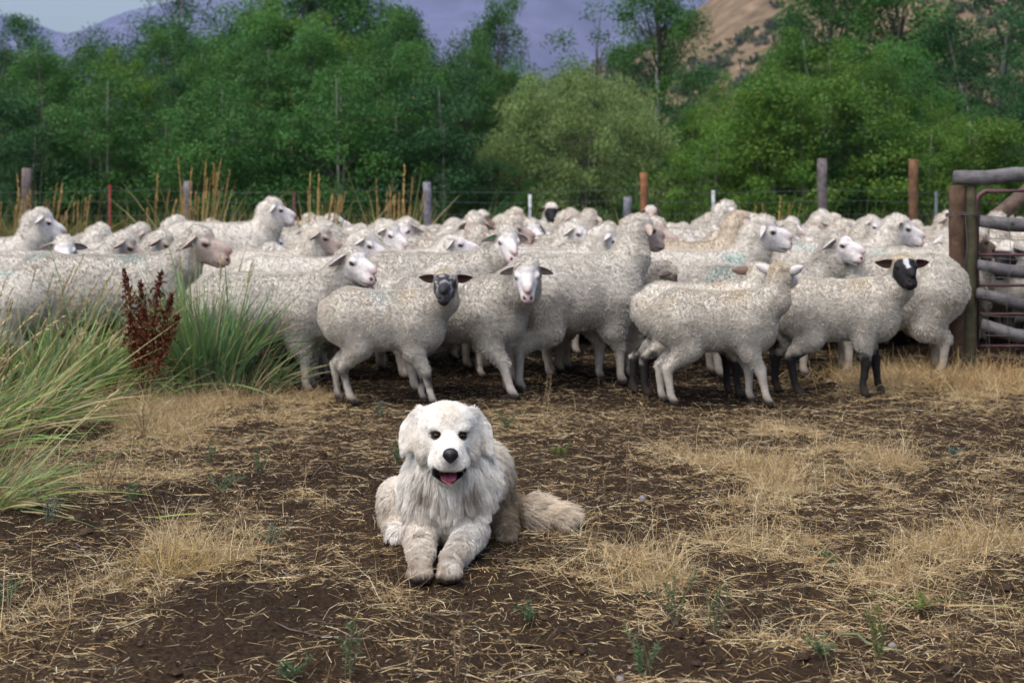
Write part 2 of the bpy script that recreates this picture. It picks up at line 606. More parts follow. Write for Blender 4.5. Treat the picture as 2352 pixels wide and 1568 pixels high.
G_MID = ((0.036, 0.118, 0.030), (0.092, 0.225, 0.048))
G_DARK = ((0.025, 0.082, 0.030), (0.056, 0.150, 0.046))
G_YEL = ((0.055, 0.140, 0.022), (0.135, 0.245, 0.036))
WHITE_BARK = (0.46, 0.47, 0.46)
GREY_BARK = (0.20, 0.21, 0.19)
K_pop = [tree_mesh('poplar', 6.0, 3.3, 115, 230, .072, .05, .8, GREY_BARK, G_MID, .07, 2, .44),
         tree_mesh('poplar', 6.0, 2.7, 100, 230, .072, .05, .9, GREY_BARK, G_MID, .07, 1, .42),
         tree_mesh('poplar', 6.0, 3.5, 120, 230, .072, .03, .75, GREY_BARK, G_YEL, .06, 3, .44),
         tree_mesh('poplar', 6.0, 3.1, 105, 230, .072, .06, .85, GREY_BARK, G_DARK, .07, 2, .42)]
K_bush = [tree_mesh('bush', 3.0, 2.7, 95, 230, .056, .02, .6, GREY_BARK, G_YEL, .035, 4, .30),
          tree_mesh('bush', 3.0, 2.3, 85, 230, .056, .02, .7, GREY_BARK, G_MID, .035, 3, .30),
          tree_mesh('bush', 3.0, 2.5, 90, 230, .056, .02, .65, GREY_BARK, G_DARK, .035, 3, .30)]
K_far = tree_mesh('cottonwood', 7.5, 5.0, 75, 230, .085, .5, .8, (0.12, 0.10, 0.10), G_DARK, .11, 3, .58)
K_aspen = tree_mesh('aspen', 7.0, 2.9, 85, 200, .072, .44, .8, WHITE_BARK, G_MID, .12, 1, .44)
K_thin = tree_mesh('sapling', 6.0, 2.6, 36, 130, .07, .50, .8, (0.10, 0.09, 0.09), G_MID, .05, 2, .33)
K_will = tree_mesh('willow', 3.2, 4.3, 300, 270, .070, .02, .45, GREY_BARK, ((0.145, 0.245, 0.075), (0.310, 0.420, 0.145)), .03, 6, .30, .30, .1, dome=True)

TR_G = 'leafy poplars in the thicket beyond the fence'
BU_G = 'green bushes along the foot of the thicket'


LMARK = [(62, 'the thick grey post'), (252, 'the red steel post'), (432, 'the post behind the reeds'), (675, 'the dark red steel post'), (980, 'the slim grey post'),
         (1217, 'the left pale tipped post'), (1478, 'the reddish brown post'), (1638, 'the right pale tipped post'), (1888, 'the split grey post'), (2098, 'the brown post'), (2300, 'the corral rails')]


def lmark(px):
    k = min(LMARK, key=lambda q: abs(q[0] - px))
    dx = px - k[0]
    return ('straight above ' if abs(dx) < 45 else 'up to the right of ' if dx > 0 else 'up to the left of ') + k[1]


def put(kind, name, px, top, d, nom, label, group=None, wide=1.0, cat='tree', rz=None):
    h = gz(top, d) * 1.07
    s = h / nom
    return tree(kind, name, gx(px, d), d, (s * wide, s * wide, s), rng.uniform(0, 6.28) if rz is None else rz, label, group, cat)


# back row first: tall trees against the mountain
put(K_far, 'cottonwood_tree', 300, -5, 46, 7.5, 'tall dark cottonwood with bare limbs below its crown, against the sky at far left', None, 1.1, rz=.5)
put(K_far, 'cottonwood_tree', 430, 30, 47, 7.5, 'dark cottonwood with mountain showing between its limbs, right of the tallest cottonwood', None, .8, rz=2.0)
put(K_pop[3], 'poplar_tree', -20, -25, 38, 6, 'dark poplar at the left end of the tree line, beside open sky', None, 1.05)
put(K_thin, 'poplar_sapling', 1312, 8, 34, 6, 'thin sparse sapling with see-through crown standing before the purple mountain', None, 1.15, rz=.9)
put(K_aspen, 'aspen_tree', 1512, -45, 35, 7, 'aspen with a bare white trunk between willow and tan hillside', None, .92, rz=.3)
put(K_pop[0], 'poplar_tree', 1115, 2, 36, 6, 'pointed poplar standing alone against the mountain left of the sparse sapling', None, .62)
for px, top, d, k, w in [(560, 20, 37, 0, 1.0), (690, -45, 36, 1, 1.15), (850, -60, 37, 0, 1.1), (980, 40, 37, 3, .85), (1905, -70, 37, 1, 1.0),
                         (2000, -80, 38, 3, 1.1), (2080, -50, 36, 1, 1.1), (2240, -110, 36, 3, 1.1), (2400, -110, 37, 3, 1.2), (130, 60, 39, 3, .9), (-110, 0, 37, 3, 1.1)]:
    put(K_pop[k], 'poplar_tree', px, top, d, 6, 'tall poplar behind the thicket, ' + lmark(px), TR_G, w)
# middle row
for px, top, d, k, w in [(30, 130, 32, 0, 1.0), (190, 95, 32, 0, 1.0), (330, 140, 31, 2, 1.0), (470, 75, 32, 0, 1.0), (600, 60, 31, 1, 1.1), (740, 30, 32, 2, 1.1), (900, 60, 31, 1, 1.1),
                         (1010, 110, 31, 0, .95), (1110, 160, 32, 2, .9), (1200, 160, 33, 0, .7), (1640, 235, 33, 2, 1.0), (1870, 120, 32, 0, 1.05), (1930, 95, 31, 2, 1.15), (2060, 130, 32, 1, 1.1),
                         (2180, 180, 31, 0, 1.1), (2320, 60, 32, 3, 1.1), (2440, 80, 31, 3, 1.1), (-90, 140, 31, 3, 1.1), (1560, 250, 34, 0, 1.0), (1450, 240, 35, 3, 1.2), (1280, 240, 36, 3, 1.2)]:
    put(K_pop[k], 'poplar_tree', px, top, d, 6, 'mid height poplar in the thicket, ' + lmark(px), TR_G, w)
put(K_will, 'willow_bush', 1325, 158, 27.5, 3.2, 'round dome-shaped grey green willow bush in the middle of the tree line', None, .84, 'bush', .4)
# front row of bushes
for px, top, d, k, w in [(-40, 230, 27, 2, 1.2), (75, 300, 26, 2, 1.1), (235, 190, 26.5, 1, 1.0), (390, 270, 27, 1, 1.1), (520, 210, 26, 1, 1.1), (650, 280, 27, 2, 1.2), (770, 180, 26, 1, 1.0), (900, 250, 27, 1, 1.2), (1020, 200, 26, 2, 1.0),
                         (1120, 370, 26, 2, .9), (1620, 330, 26, 0, 1.2), (1750, 250, 27, 0, 1.2), (1880, 190, 26.5, 0, 1.2), (2010, 260, 27, 1, 1.2), (2110, 310, 26, 0, 1.2), (2230, 280, 26.5, 0, 1.2),
                         (2350, 340, 27, 1, 1.2), (1230, 420, 26.3, 1, .9), (1460, 410, 26, 1, .9), (2440, 300, 26, 2, 1.2)]:
    put(K_bush[k], 'green_bush', px, top, d, 3, 'green bush at the thicket foot, ' + lmark(px), BU_G, w, 'bush')
for px, top, d, k, w in [(150, 120, 28.5, 0, .85), (310, 200, 28.5, 3, .9), (450, 120, 28.5, 0, .85), (590, 110, 28, 0, .9), (700, 90, 28.5, 1, 1.0), (840, 100, 28.5, 0, .9), (960, 130, 28, 1, .95), (1060, 190, 29, 3, .9),
                         (1700, 200, 28.5, 2, .85), (1820, 170, 28.5, 2, .9), (1960, 150, 28.5, 2, .9), (2080, 170, 28.5, 0, .9), (2190, 240, 28, 2, 1.0), (2320, 200, 28.5, 3, 1.1)]:
    put(K_pop[k], 'poplar_tree', px, top, d, 6, 'near poplar among the bushes, ' + lmark(px), TR_G, w)
# dark wood behind, that closes the gaps low down
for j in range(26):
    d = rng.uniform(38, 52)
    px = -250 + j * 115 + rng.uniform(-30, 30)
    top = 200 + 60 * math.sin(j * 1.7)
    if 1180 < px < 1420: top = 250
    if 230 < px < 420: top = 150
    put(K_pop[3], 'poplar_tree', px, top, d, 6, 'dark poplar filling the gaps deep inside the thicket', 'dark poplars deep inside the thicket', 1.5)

# ------------------------------------------------------------------ evening air
m_haze = bpy.data.materials.new('air')
m_haze.use_nodes = True
nt = m_haze.node_tree
nt.nodes.clear()
ou = nt.nodes.new('ShaderNodeOutputMaterial')
pv = nt.nodes.new('ShaderNodeVolumePrincipled')
pv.inputs['Color'].default_value = (0.55, 0.66, 1.0, 1)
pv.inputs['Density'].default_value = 0.00014
pv.inputs['Anisotropy'].default_value = 0.1
nt.links.new(pv.outputs[0], ou.inputs['Volume'])
hv = [(x, y, z) for z in (-9, 760) for y in (-60, 2750) for x in (-2900, 2900)]
hf_ = [(0, 2, 3, 1), (4, 5, 7, 6), (0, 1, 5, 4), (2, 6, 7, 3), (0, 4, 6, 2), (1, 3, 7, 5)]
tag(link('haze', mesh_np('haze', np.array(hv, float), np.array(hf_), m_haze, None, False)), kind='stuff')
# ------------------------------------------------------------------ wire fence at the back
FD = 18.2


def log_pts(a, b, n=10, wob=.01, sag=0.0):
    t = np.linspace(0, 1, n)[:, None]
    p = np.array(a)[None] * (1 - t) + np.array(b)[None] * t
    p = p + np.cumsum(rng.normal(0, wob, (n, 3)), 0) * np.sin(np.pi * t) * .5
    p[:, 2] -= sag * np.sin(np.pi * t[:, 0])
    return p


GREYW, BROWNW, DARKW = (0.15, 0.145, 0.15), (0.19, 0.095, 0.045), (0.10, 0.065, 0.045)
fence = tag(link('wire_fence', None, None, (0, FD, 0)), 'barbed wire fence on mixed wooden and steel posts behind the flock', 'fence')
for px, top, wpx, c, lab in [(62, 386, 24, (0.13, 0.105, 0.10), 'thick grey post at the left end of the fence'), (432, 416, 20, (0.15, 0.15, 0.165), 'grey wooden post behind tall reeds'),
                             (980, 418, 20, (0.155, 0.155, 0.185), 'slim grey post left of the willow'), (1478, 396, 18, (0.22, 0.10, 0.045), 'reddish brown round post'),
                             (1442, 452, 20, (0.14, 0.15, 0.17), 'short grey stump post'), (1888, 364, 23, (0.13, 0.115, 0.115), 'tall split grey post with tan edge'), (2098, 366, 22, (0.15, 0.08, 0.045), 'brown post beside the corral')]:
    x, z = gx(px, FD), gz(top, FD)
    r = wpx * FD / FPX / 2
    m = MB()
    pts = log_pts((x + rng.normal(0, .015), 0, -.1), (x, 0, z), 8, .004)
    m.tube(pts, r * np.linspace(1.06, .96, 8), 10, c, rough=.05)
    tag(m.build('wooden_post', M_WOOD, fence), lab)
for px, top, c, tip, lab in [(252, 424, (0.24, 0.035, 0.02), None, 'red steel post'), (1217, 447, (0.45, 0.5, 0.52), 1, 'steel post with pale tip, left of the willow'),
                             (1638, 438, (0.5, 0.55, 0.6), 1, 'steel post with pale tip, right of the willow'), (675, 442, (0.13, 0.05, 0.05), None, 'dark red steel post among dry reeds'), (2150, 440, (0.16, 0.2, 0.22), None, 'thin grey steel post')]:
    x, z = gx(px, FD), gz(top, FD)
    m = MB()
    w = .018
    # T section: flange and web, with studs
    for (x0, x1, y0, y1) in ((-w, w, -.004, .004), (-.004, .004, .004, .04)):
        m.add([(x + x0, y0, -.1), (x + x1, y0, -.1), (x + x1, y1, -.1), (x + x0, y1, -.1), (x + x0, y0, z), (x + x1, y0, z), (x + x1, y1, z), (x + x0, y1, z)],
              [(0, 1, 5, 4), (1, 2, 6, 5), (2, 3, 7, 6), (3, 0, 4, 7), (4, 5, 6, 7)], None, c)
    for zz in np.arange(.3, z - .05, .055):
        m.add([(x - .007, -.012, zz), (x + .007, -.012, zz), (x + .007, -.004, zz + .012), (x - .007, -.004, zz + .012)], [(0, 1, 2, 3)], None, c)
    p = tag(m.build('steel_post', M_METAL, fence, smooth=False), lab)
    if tip:
        m = MB()
        m.add([(x - w - .002, -.007, z - .16), (x + w + .002, -.007, z - .16), (x + w + .002, -.007, z + .003), (x - w - .002, -.007, z + .003),
               (x - w - .002, .007, z - .16), (x + w + .002, .007, z - .16), (x + w + .002, .007, z + .003), (x - w - .002, .007, z + .003)],
              [(0, 1, 2, 3), (5, 4, 7, 6), (3, 2, 6, 7), (1, 5, 6, 2), (4, 0, 3, 7)], None, (0.75, 0.78, 0.8))
        m.build('painted_tip', M_METAL, p, smooth=False)
for zz in (.42, .62, .82, .99, 1.12):
    m = MB()
    xs = np.linspace(gx(-250, FD), gx(2700, FD), 60)
    pts = np.stack([xs, np.full(60, -.075), zz + .012 * np.sin(xs * 2.1 + zz * 5) + rng.normal(0, .003, 60)], 1)
    m.tube(pts, .0021, 4, (0.09, 0.10, 0.11), caps=False)
    for xx in np.arange(xs[0], xs[-1], .14):
        s = rng.normal(0, .4)
        z0 = np.interp(xx, xs, pts[:, 2])
        m.tube([(xx - .012, -.078 - .012, z0 + .014), (xx, -.078, z0), (xx + .012, -.078 + .012, z0 - .014 + .01 * s)], .0022, 3, (0.13, 0.14, 0.15), caps=False)
    m.build('barbed_wire', M_METAL, fence)

# ------------------------------------------------------------------ corral panel on the right
PD = 9.0
corral = tag(link('corral_fence', None, None, (0, PD, 0)), 'log corral fence with twin wired post and bowed grey rails at the right edge', 'fence')
LG = (0.125, 0.120, 0.126)
for x0, r, dy, c, lab in [(gx(2196, PD), .052, 0, (0.085, 0.052, 0.034), 'dark brown half of the twin post'), (gx(2227, PD), .044, .012, (0.075, 0.07, 0.042), 'green lit half of the twin post')]:  # greenish light on the second half is put into its colour
    m = MB()
    m.tube(log_pts((x0, dy, -.1), (x0 + .004, dy, 1.175), 12, .003), r * np.linspace(1.05, .98, 12), 12, c, rough=.035)
    tag(m.build('post', M_WOOD, corral), lab)
xl = gx(2240, PD)
for (za, zb, zc, r, xa, ya) in [(1.232, 1.236, 1.22, .049, gx(2190, PD), -.02), (.955, .925, .90, .043, xl + .02, -.02), (.675, .625, .60, .040, xl, -.05), (.505, .41, .36, .040, xl - .01, -.05), (.315, .215, .17, .042, xl + .02, -.06)]:
    t = np.linspace(0, 1, 14)
    x = xa + t * 2.5
    k = (x - xl) / .31
    z = za + (zb - za) * np.clip(k, 0, 1) ** .8 + (zc - zb) * np.clip((x - xl - .31) / 1.1, 0, 1)
    pts = np.stack([x, ya - .12 * t, z], 1)
    m = MB()
    prof = r * (1 + .04 * np.sin(t * 9 + za * 7))
    prof[0] *= .86
    m.tube(pts + rng.normal(0, .004, pts.shape), prof, 12, LG, rough=.05)
    # grey peeling rings and knots
    for q in range(4):
        j = rng.integers(1, 13)
        a = rng.uniform(0, 6.28)
        cpt = pts[j] + np.array([0, math.cos(a) * -.9, abs(math.sin(a)) * .6]) * r * .92
        m.tube([cpt, cpt + np.array([0, -.012, .004])], [.011, .006], 6, (0.13, 0.11, 0.10))
    m.build('rail', M_WOOD, corral)
m = MB()
m.tube(log_pts((xl + 2.35, -.02, -.1), (xl + 2.35, -.02, 1.3), 9, .003), .06, 10, (0.09, 0.06, 0.04), rough=.04)
m.build('post', M_WOOD, corral)
# woven wire netting on the panel and the tie round the twin post
m = MB()
wc = (0.10, 0.095, 0.09)
for zz in (.12, .24, .36, .48, .60, .72, .84, .95):
    xs = np.linspace(xl + .01, xl + 2.3, 22)
    m.tube(np.stack([xs, -.105 - .08 * np.linspace(0, 1, 22), zz - .03 * np.sin(np.linspace(0, 3, 22)) + rng.normal(0, .004, 22)], 1), .0022, 4, wc, caps=False)
for k, xx in enumerate(np.arange(xl + .04, xl + 2.3, .13)):
    zz = np.linspace(.1, .97, 10)
    m.tube(np.stack([xx + .012 * np.sin(zz * 9 + k), np.full(10, -.109 - .055 * (xx - xl)), zz], 1), .0018, 4, wc, caps=False)
m.build('wire_netting', M_METAL, corral)
m = MB()
th = np.linspace(0, 2 * np.pi, 22)
cx = gx(2210, PD)
for zz in (.985, 1.0, .99):
    m.tube(np.stack([cx + .103 * np.cos(th), .006 + .063 * np.sin(th), zz + .006 * np.sin(th * 2 + zz * 30)], 1), .0028, 4, wc, caps=False)
m.tube([(cx + .0, -.058, .99), (cx + .012, -.065, .8), (cx - .008, -.06, .62), (cx + .004, -.062, .5)], .0025, 4, wc, caps=False)
m.build('tie_wire', M_METAL, corral)

GD_ = 9.35
gate = tag(link('pipe_gate', None, None, (gx(2243, GD_), GD_, 0)), 'faded red tubular steel gate standing behind the log rails', 'gate')
RED = (0.085, 0.034, 0.040)
m = MB()
a = np.linspace(0, np.pi / 2, 8)
pts = [(0.0, 0, .1)] + [(.085 - .085 * math.cos(q), 0, 1.055 + .085 * math.sin(q)) for q in a] + [(.5, 0, 1.14), (2.2, 0.02, 1.13), (2.25, .02, .1)]
m.tube(pts, .017, 10, RED)
m.build('frame_tube', M_METAL, gate)
for zz in (.72, .52, .33, .12):
    m = MB()
    m.tube([(.0, 0, zz), (.7, .006, zz), (2.25, .02, zz - .005)], .010, 8, RED)
    m.build('cross_tube', M_METAL, gate)
# leaning brace log further back
bd = 13.6
m = MB()
m.tube(log_pts((gx(2262, bd), 0, gz(520, bd)), (gx(2420, bd), .2, gz(405, bd)), 9, .006), .075, 10, (0.10, 0.07, 0.055), rough=.04)
br = m.build('brace_log', M_WOOD, None, (0, bd, 0))
m = MB()
m.tube(log_pts((gx(2424, bd), .2, -.1), (gx(2424, bd), .2, 1.45), 7, .004), .085, 10, (0.10, 0.07, 0.055), rough=.04)
m.build('post', M_WOOD, br)
m = MB()
m.tube(log_pts((gx(2262, bd), 0, -.1), (gx(2262, bd), 0, .86), 7, .004), .07, 10, (0.10, 0.07, 0.055), rough=.04)
m.build('post', M_WOOD, br)
tag(br, 'brown brace log slanting up behind the flock, beyond the corral rails', 'brace')
# ------------------------------------------------------------------ straw and dry litter on the soil
def stray(n, lo_y, hi_y):
    """n points, drawn by straw density within the wedge of ground in view and a little beyond it"""
    out = []
    got = 0
    while got < n:
        y = np.sqrt(rng.uniform(lo_y ** 2, hi_y ** 2, n * 2))
        e = y * .37 + .1
        x = rng.uniform(-1, 1, n * 2) * (e + 1.6)
        k = rng.random(n * 2) < straw_density(x, y) * np.exp(-np.maximum(np.abs(x) - e, 0) * 1.6)
        out.append(np.stack([x[k], y[k]], 1))
        got += k.sum()
    return np.concatenate(out)[:n]


def straw_cols(n, v=.25):
    base = np.array([[0.40, 0.285, 0.145], [0.46, 0.345, 0.195], [0.29, 0.19, 0.095], [0.52, 0.43, 0.29], [0.34, 0.21, 0.095], [0.17, 0.115, 0.075]])
    c = np.array([1.30, 1.36, 1.34]) * base[rng.choice(6, n, p=[.28, .24, .17, .13, .1, .08])]
    return c * rng.uniform(1 - v, 1 + v, (n, 1))


def dirs(n, elev):
    a = rng.uniform(0, 2 * np.pi, n)
    return np.stack([np.cos(a) * np.cos(elev), np.sin(a) * np.cos(elev), np.sin(elev)], 1)


n = 140000
xy = stray(n, 2.95, 10.2)
h = ground_h(xy[:, 0], xy[:, 1])
dn = straw_density(xy[:, 0], xy[:, 1])
base = np.stack([xy[:, 0], xy[:, 1], h + rng.uniform(.001, .006, n) + rng.uniform(0, .022, n) * dn], 1)
el = rng.normal(0.05, .22, n)
d0 = dirs(n, el)
L = rng.lognormal(math.log(.028), .62, n).clip(.008, .16)
bend = rng.normal(size=(n, 3)) * .42
bend[:, 2] = -np.abs(bend[:, 2]) * .5 - np.maximum(el, 0) * .6
v, f, c = ribbons(base, d0, L, rng.uniform(.0008, .0021, n), bend, 2, .6, None, straw_cols(n))
v[:, 2] = np.maximum(v[:, 2], ground_h(v[:, 0], v[:, 1]) + .001)
tag(link('straw_litter', mesh_np('straw_litter', v, f, M_STRAW, c, False)), 'broken straw scattered over the brown soil', 'straw', kind='stuff')

# standing stubble in the mats
n = 56000
xy = stray(n * 4, 2.95, 10.2)
xy = xy[rng.random(len(xy)) < np.clip(straw_density(xy[:, 0], xy[:, 1]) * 1.5 - .42, 0.012, 1)][:n]
n = len(xy)
base = np.stack([xy[:, 0], xy[:, 1], ground_h(xy[:, 0], xy[:, 1])], 1)
el = rng.normal(.85, .38, n).clip(.1, 1.5)
d0 = dirs(n, el)
bend = rng.normal(size=(n, 3)) * .35
bend[:, 2] -= .28
L = rng.lognormal(math.log(.070), .45, n).clip(.02, .2)
v, f, c = ribbons(base, d0, L, rng.uniform(.0009, .0020, n), bend, 3, .75, None, straw_cols(n) * .88)
v[:, 2] = np.maximum(v[:, 2], -.03)
tag(link('dry_stubble', mesh_np('dry_stubble', v, f, M_STRAW, c, False)), 'short dry grass standing in pale mats on the soil', 'dry grass', kind='stuff')

# soil crumbs
n = 5200
y = np.sqrt(rng.uniform(3.0 ** 2, 9.3 ** 2, n))
x = rng.uniform(-1, 1, n) * (y * .385 + .3)
r = rng.lognormal(math.log(.006), .5, n).clip(.003, .028)
oc = np.array([(1, 0, 0), (-1, 0, 0), (0, 1, 0), (0, -1, 0), (0, 0, 1), (0, 0, -1), (.6, .6, .6), (-.6, .6, .5), (.6, -.6, .55), (-.6, -.6, .6)], float)
octf = np.array([(0, 2, 6), (2, 4, 6), (4, 0, 6), (2, 1, 7), (1, 4, 7), (4, 2, 7), (0, 4, 8), (4, 3, 8), (3, 0, 8), (1, 3, 9), (3, 4, 9), (4, 1, 9)])
v = oc[None] * r[:, None, None] * rng.uniform(.7, 1.25, (n, 10, 1)) * np.array([1, 1, .7]) + np.stack([x, y, ground_h(x, y) + r * .25], 1)[:, None]
f = (octf[None] + (np.arange(n) * 10)[:, None, None]).reshape(-1, 3)
c = np.repeat((np.array([0.045, 0.028, 0.018])[None] * rng.uniform(.6, 1.7, (n, 1))), 10, 0)
tag(link('soil_crumbs', mesh_np('soil_crumbs', v.reshape(-1, 3), f, M_STONE, c, True)), 'crumbs of dark brown soil on the bare ground', 'soil', kind='stuff')


# ------------------------------------------------------------------ grass clumps on the left
GRN = 1.55 * np.array([[0.10, 0.19, 0.05], [0.15, 0.25, 0.085], [0.085, 0.165, 0.085], [0.19, 0.275, 0.06], [0.22, 0.235, 0.10]])


def clump(name, x, y, n, hgt, spread, lean, label, cat='grass clump', heads=14, dry=.14, rad=.16, flop=.55, wid=.009, tall=1.15, headcol=(0.46, 0.38, 0.21), group=None, grn=GRN, hw=1.0):
    a = rng.uniform(0, 6.28, n)
    r = rad * np.sqrt(rng.random(n))
    base = np.stack([np.cos(a) * r, np.sin(a) * r, np.full(n, -.03)], 1)
    out = np.stack([np.cos(a), np.sin(a), 0 * a], 1) * (spread * rng.uniform(.1, 1.0, n))[:, None]
    d0 = np.array([0, 0, 1.0])[None] + out * .75 + np.array(lean)[None] * rng.uniform(-.1, .9, (n, 1)) + rng.normal(0, .15, (n, 3))
    d0 /= np.linalg.norm(d0, axis=1, keepdims=True)
    bend = out * .6 + np.array(lean)[None] * rng.uniform(.2, 1.2, (n, 1)) + rng.normal(0, .1, (n, 3))
    bend[:, 2] -= flop * rng.uniform(.1, 1.0, n) ** 1.6
    br_ = rng.random(n) < .13                              # bent and broken blades
    bend[br_] += rng.normal(0, .4, (br_.sum(), 3)) - np.array([0, 0, .35])
    L = hgt * rng.uniform(.5, 1.12, n)
    k = grn[rng.choice(len(grn), n)] * rng.uniform(.7, 1.3, (n, 1))
    dr = rng.random(n) < dry
    k[dr] = np.array([0.44, 0.34, 0.19]) * rng.uniform(.7, 1.2, (dr.sum(), 1))
    tip = k * .8 + np.array([0.20, 0.19, 0.08]) * .35
    v, f, c = ribbons(base, d0, L, wid * rng.uniform(.5, 1.25, n), bend, 6, .92, None, k * .8, tip)
    v[:, 2] = np.maximum(v[:, 2], .004)
    o = link(name, mesh_np(name, v, f, M_GRASS, c, False), None, (x, y, 0))
    tag(o, label, cat, group)
    if heads:
        # flowering stems with bristly ears
        m = heads
        a = rng.uniform(0, 6.28, m)
        r = rad * np.sqrt(rng.random(m))
        base = np.stack([np.cos(a) * r, np.sin(a) * r, 0 * a], 1)
        out = np.stack([np.cos(a), np.sin(a), 0 * a], 1) * (spread * rng.uniform(.0, .6, m))[:, None]
        d0 = np.array([0, 0, 1.0])[None] + out * .6 + np.array(lean)[None] * .5
        d0 /= np.linalg.norm(d0, axis=1, keepdims=True)
        bend = out * .4 + np.array(lean)[None] * rng.uniform(.1, .7, (m, 1))
        bend[:, 2] -= .12 * rng.random(m)
        L = hgt * tall * rng.uniform(.75, 1.2, m)
        hc = np.array(headcol)[None] * rng.uniform(.8, 1.2, (m, 1))
        v1, f1, c1 = ribbons(base, d0, L, np.full(m, .0045 * hw), bend, 6, .5, None, np.array([[0.15, 0.2, 0.07]]) * np.ones((m, 1)), hc)
        # spikelets along the last fifth
        q = 26
        t = np.tile(np.linspace(.8, 1.0, q), m)
        ii = np.repeat(np.arange(m), q)
        pos = base[ii] + d0[ii] * (L[ii] * t)[:, None] + bend[ii] * (L[ii] * t * t)[:, None]
        tan = d0[ii] + 2 * bend[ii] * t[:, None]
        tan /= np.linalg.norm(tan, axis=1, keepdims=True)
        dd = tan + rng.normal(0, .28, (m * q, 3))
        v2, f2, c2 = ribbons(pos, dd, np.full(m * q, .02) * (hgt / .6) ** .5, np.full(m * q, .0045 * hw), np.zeros((m * q, 3)), 2, .9, None, hc[ii])
        me = mesh_np('seed_heads', np.concatenate([v1, v2]), np.concatenate([f1, f2 + len(v1)]), M_STRAW, np.concatenate([c1, c2]), False)
        s = link('seed_heads', me, o)
        s['kind'] = 'stuff'
    return o


def at(px, py):
    d = gd(py)
    return gx(px, d), d


x, y = at(478, 905)
clump('grass_clump', x, y, 800, .68, .36, (.03, -.05, 0), 'upright blue green grass clump right of the rusty dock, before the ewe flank', heads=9, dry=.1, rad=.17, flop=.16, wid=.017,
      grn=1.5 * np.array([[0.10, 0.20, 0.10], [0.13, 0.24, 0.11], [0.085, 0.185, 0.06], [0.16, 0.26, 0.09]]))
BLG = np.array([[0.075, 0.165, 0.085], [0.10, 0.20, 0.10], [0.085, 0.18, 0.06], [0.13, 0.21, 0.09]])
x, y = at(560, 915)
clump('grass_clump', x, y, 150, .42, .6, (.25, -.1, 0), 'low grass clump bending towards the lamb hooves', heads=4, dry=.35, rad=.14, flop=.5, grn=BLG)
x, y = at(190, 905)
clump('grass_clump', x, y, 640, .56, .5, (.42, -.05, 0), 'broad green grass clump swept sideways left of the rusty dock', heads=22, hw=1.6, dry=.25, rad=.30, flop=.5, wid=.018)
x, y = at(20, 880)
clump('grass_clump', x, y, 420, .50, .5, (.35, -.05, 0), 'tall grass clump with many pale seed heads against the woolly flanks', heads=22, dry=.3, rad=.26, flop=.4, wid=.014, tall=1.35, hw=1.6)
x, y = at(290, 925)
clump('grass_clump', x, y, 190, .36, .7, (.4, -.15, 0), 'flattened olive grass clump below the rusty dock', heads=6, dry=.35, rad=.24, flop=.7, wid=.009)
x, y = at(-240, 1080)
clump('grass_clump', x, y, 560, .46, .55, (.5, -.1, 0), 'near grass clump arching into view at the left edge', heads=24, dry=.3, rad=.26, flop=.5, wid=.012, tall=1.35, hw=1.5)
x, y = at(-70, 1170)
clump('grass_clump', x, y, 360, .36, .75, (.42, -.05, 0), 'low mixed green and straw grass clump nearest the camera at left', heads=8, dry=.45, rad=.18, flop=.8, wid=.008)
x, y = at(10, 990)
clump('grass_clump', x, y, 420, .48, .65, (.45, -.05, 0), 'green grass clump flopping over dry litter at the left', heads=12, dry=.35, rad=.22, flop=.7, wid=.012, tall=1.3, hw=1.5)
x, y = at(385, 1312)
YEL = np.array([[0.42, 0.28, 0.09], [0.48, 0.34, 0.13], [0.36, 0.24, 0.09]])
clump('dry_grass_tuft', x, y, 620, .115, .9, (.1, 0, 0), 'golden dry grass tuft standing alone left of the dog', 'grass tuft', heads=0, dry=.2, rad=.11, flop=.3, wid=.0026, grn=YEL)
x, y = at(460, 1318)
clump('dry_grass_tuft', x, y, 300, .07, 1.0, (.3, 0, 0), 'flat pale end of the golden tuft, on its right', 'grass tuft', heads=0, dry=.2, rad=.09, flop=.4, wid=.0026, grn=YEL)

# rusty dock between the clumps
x, y = at(330, 936)


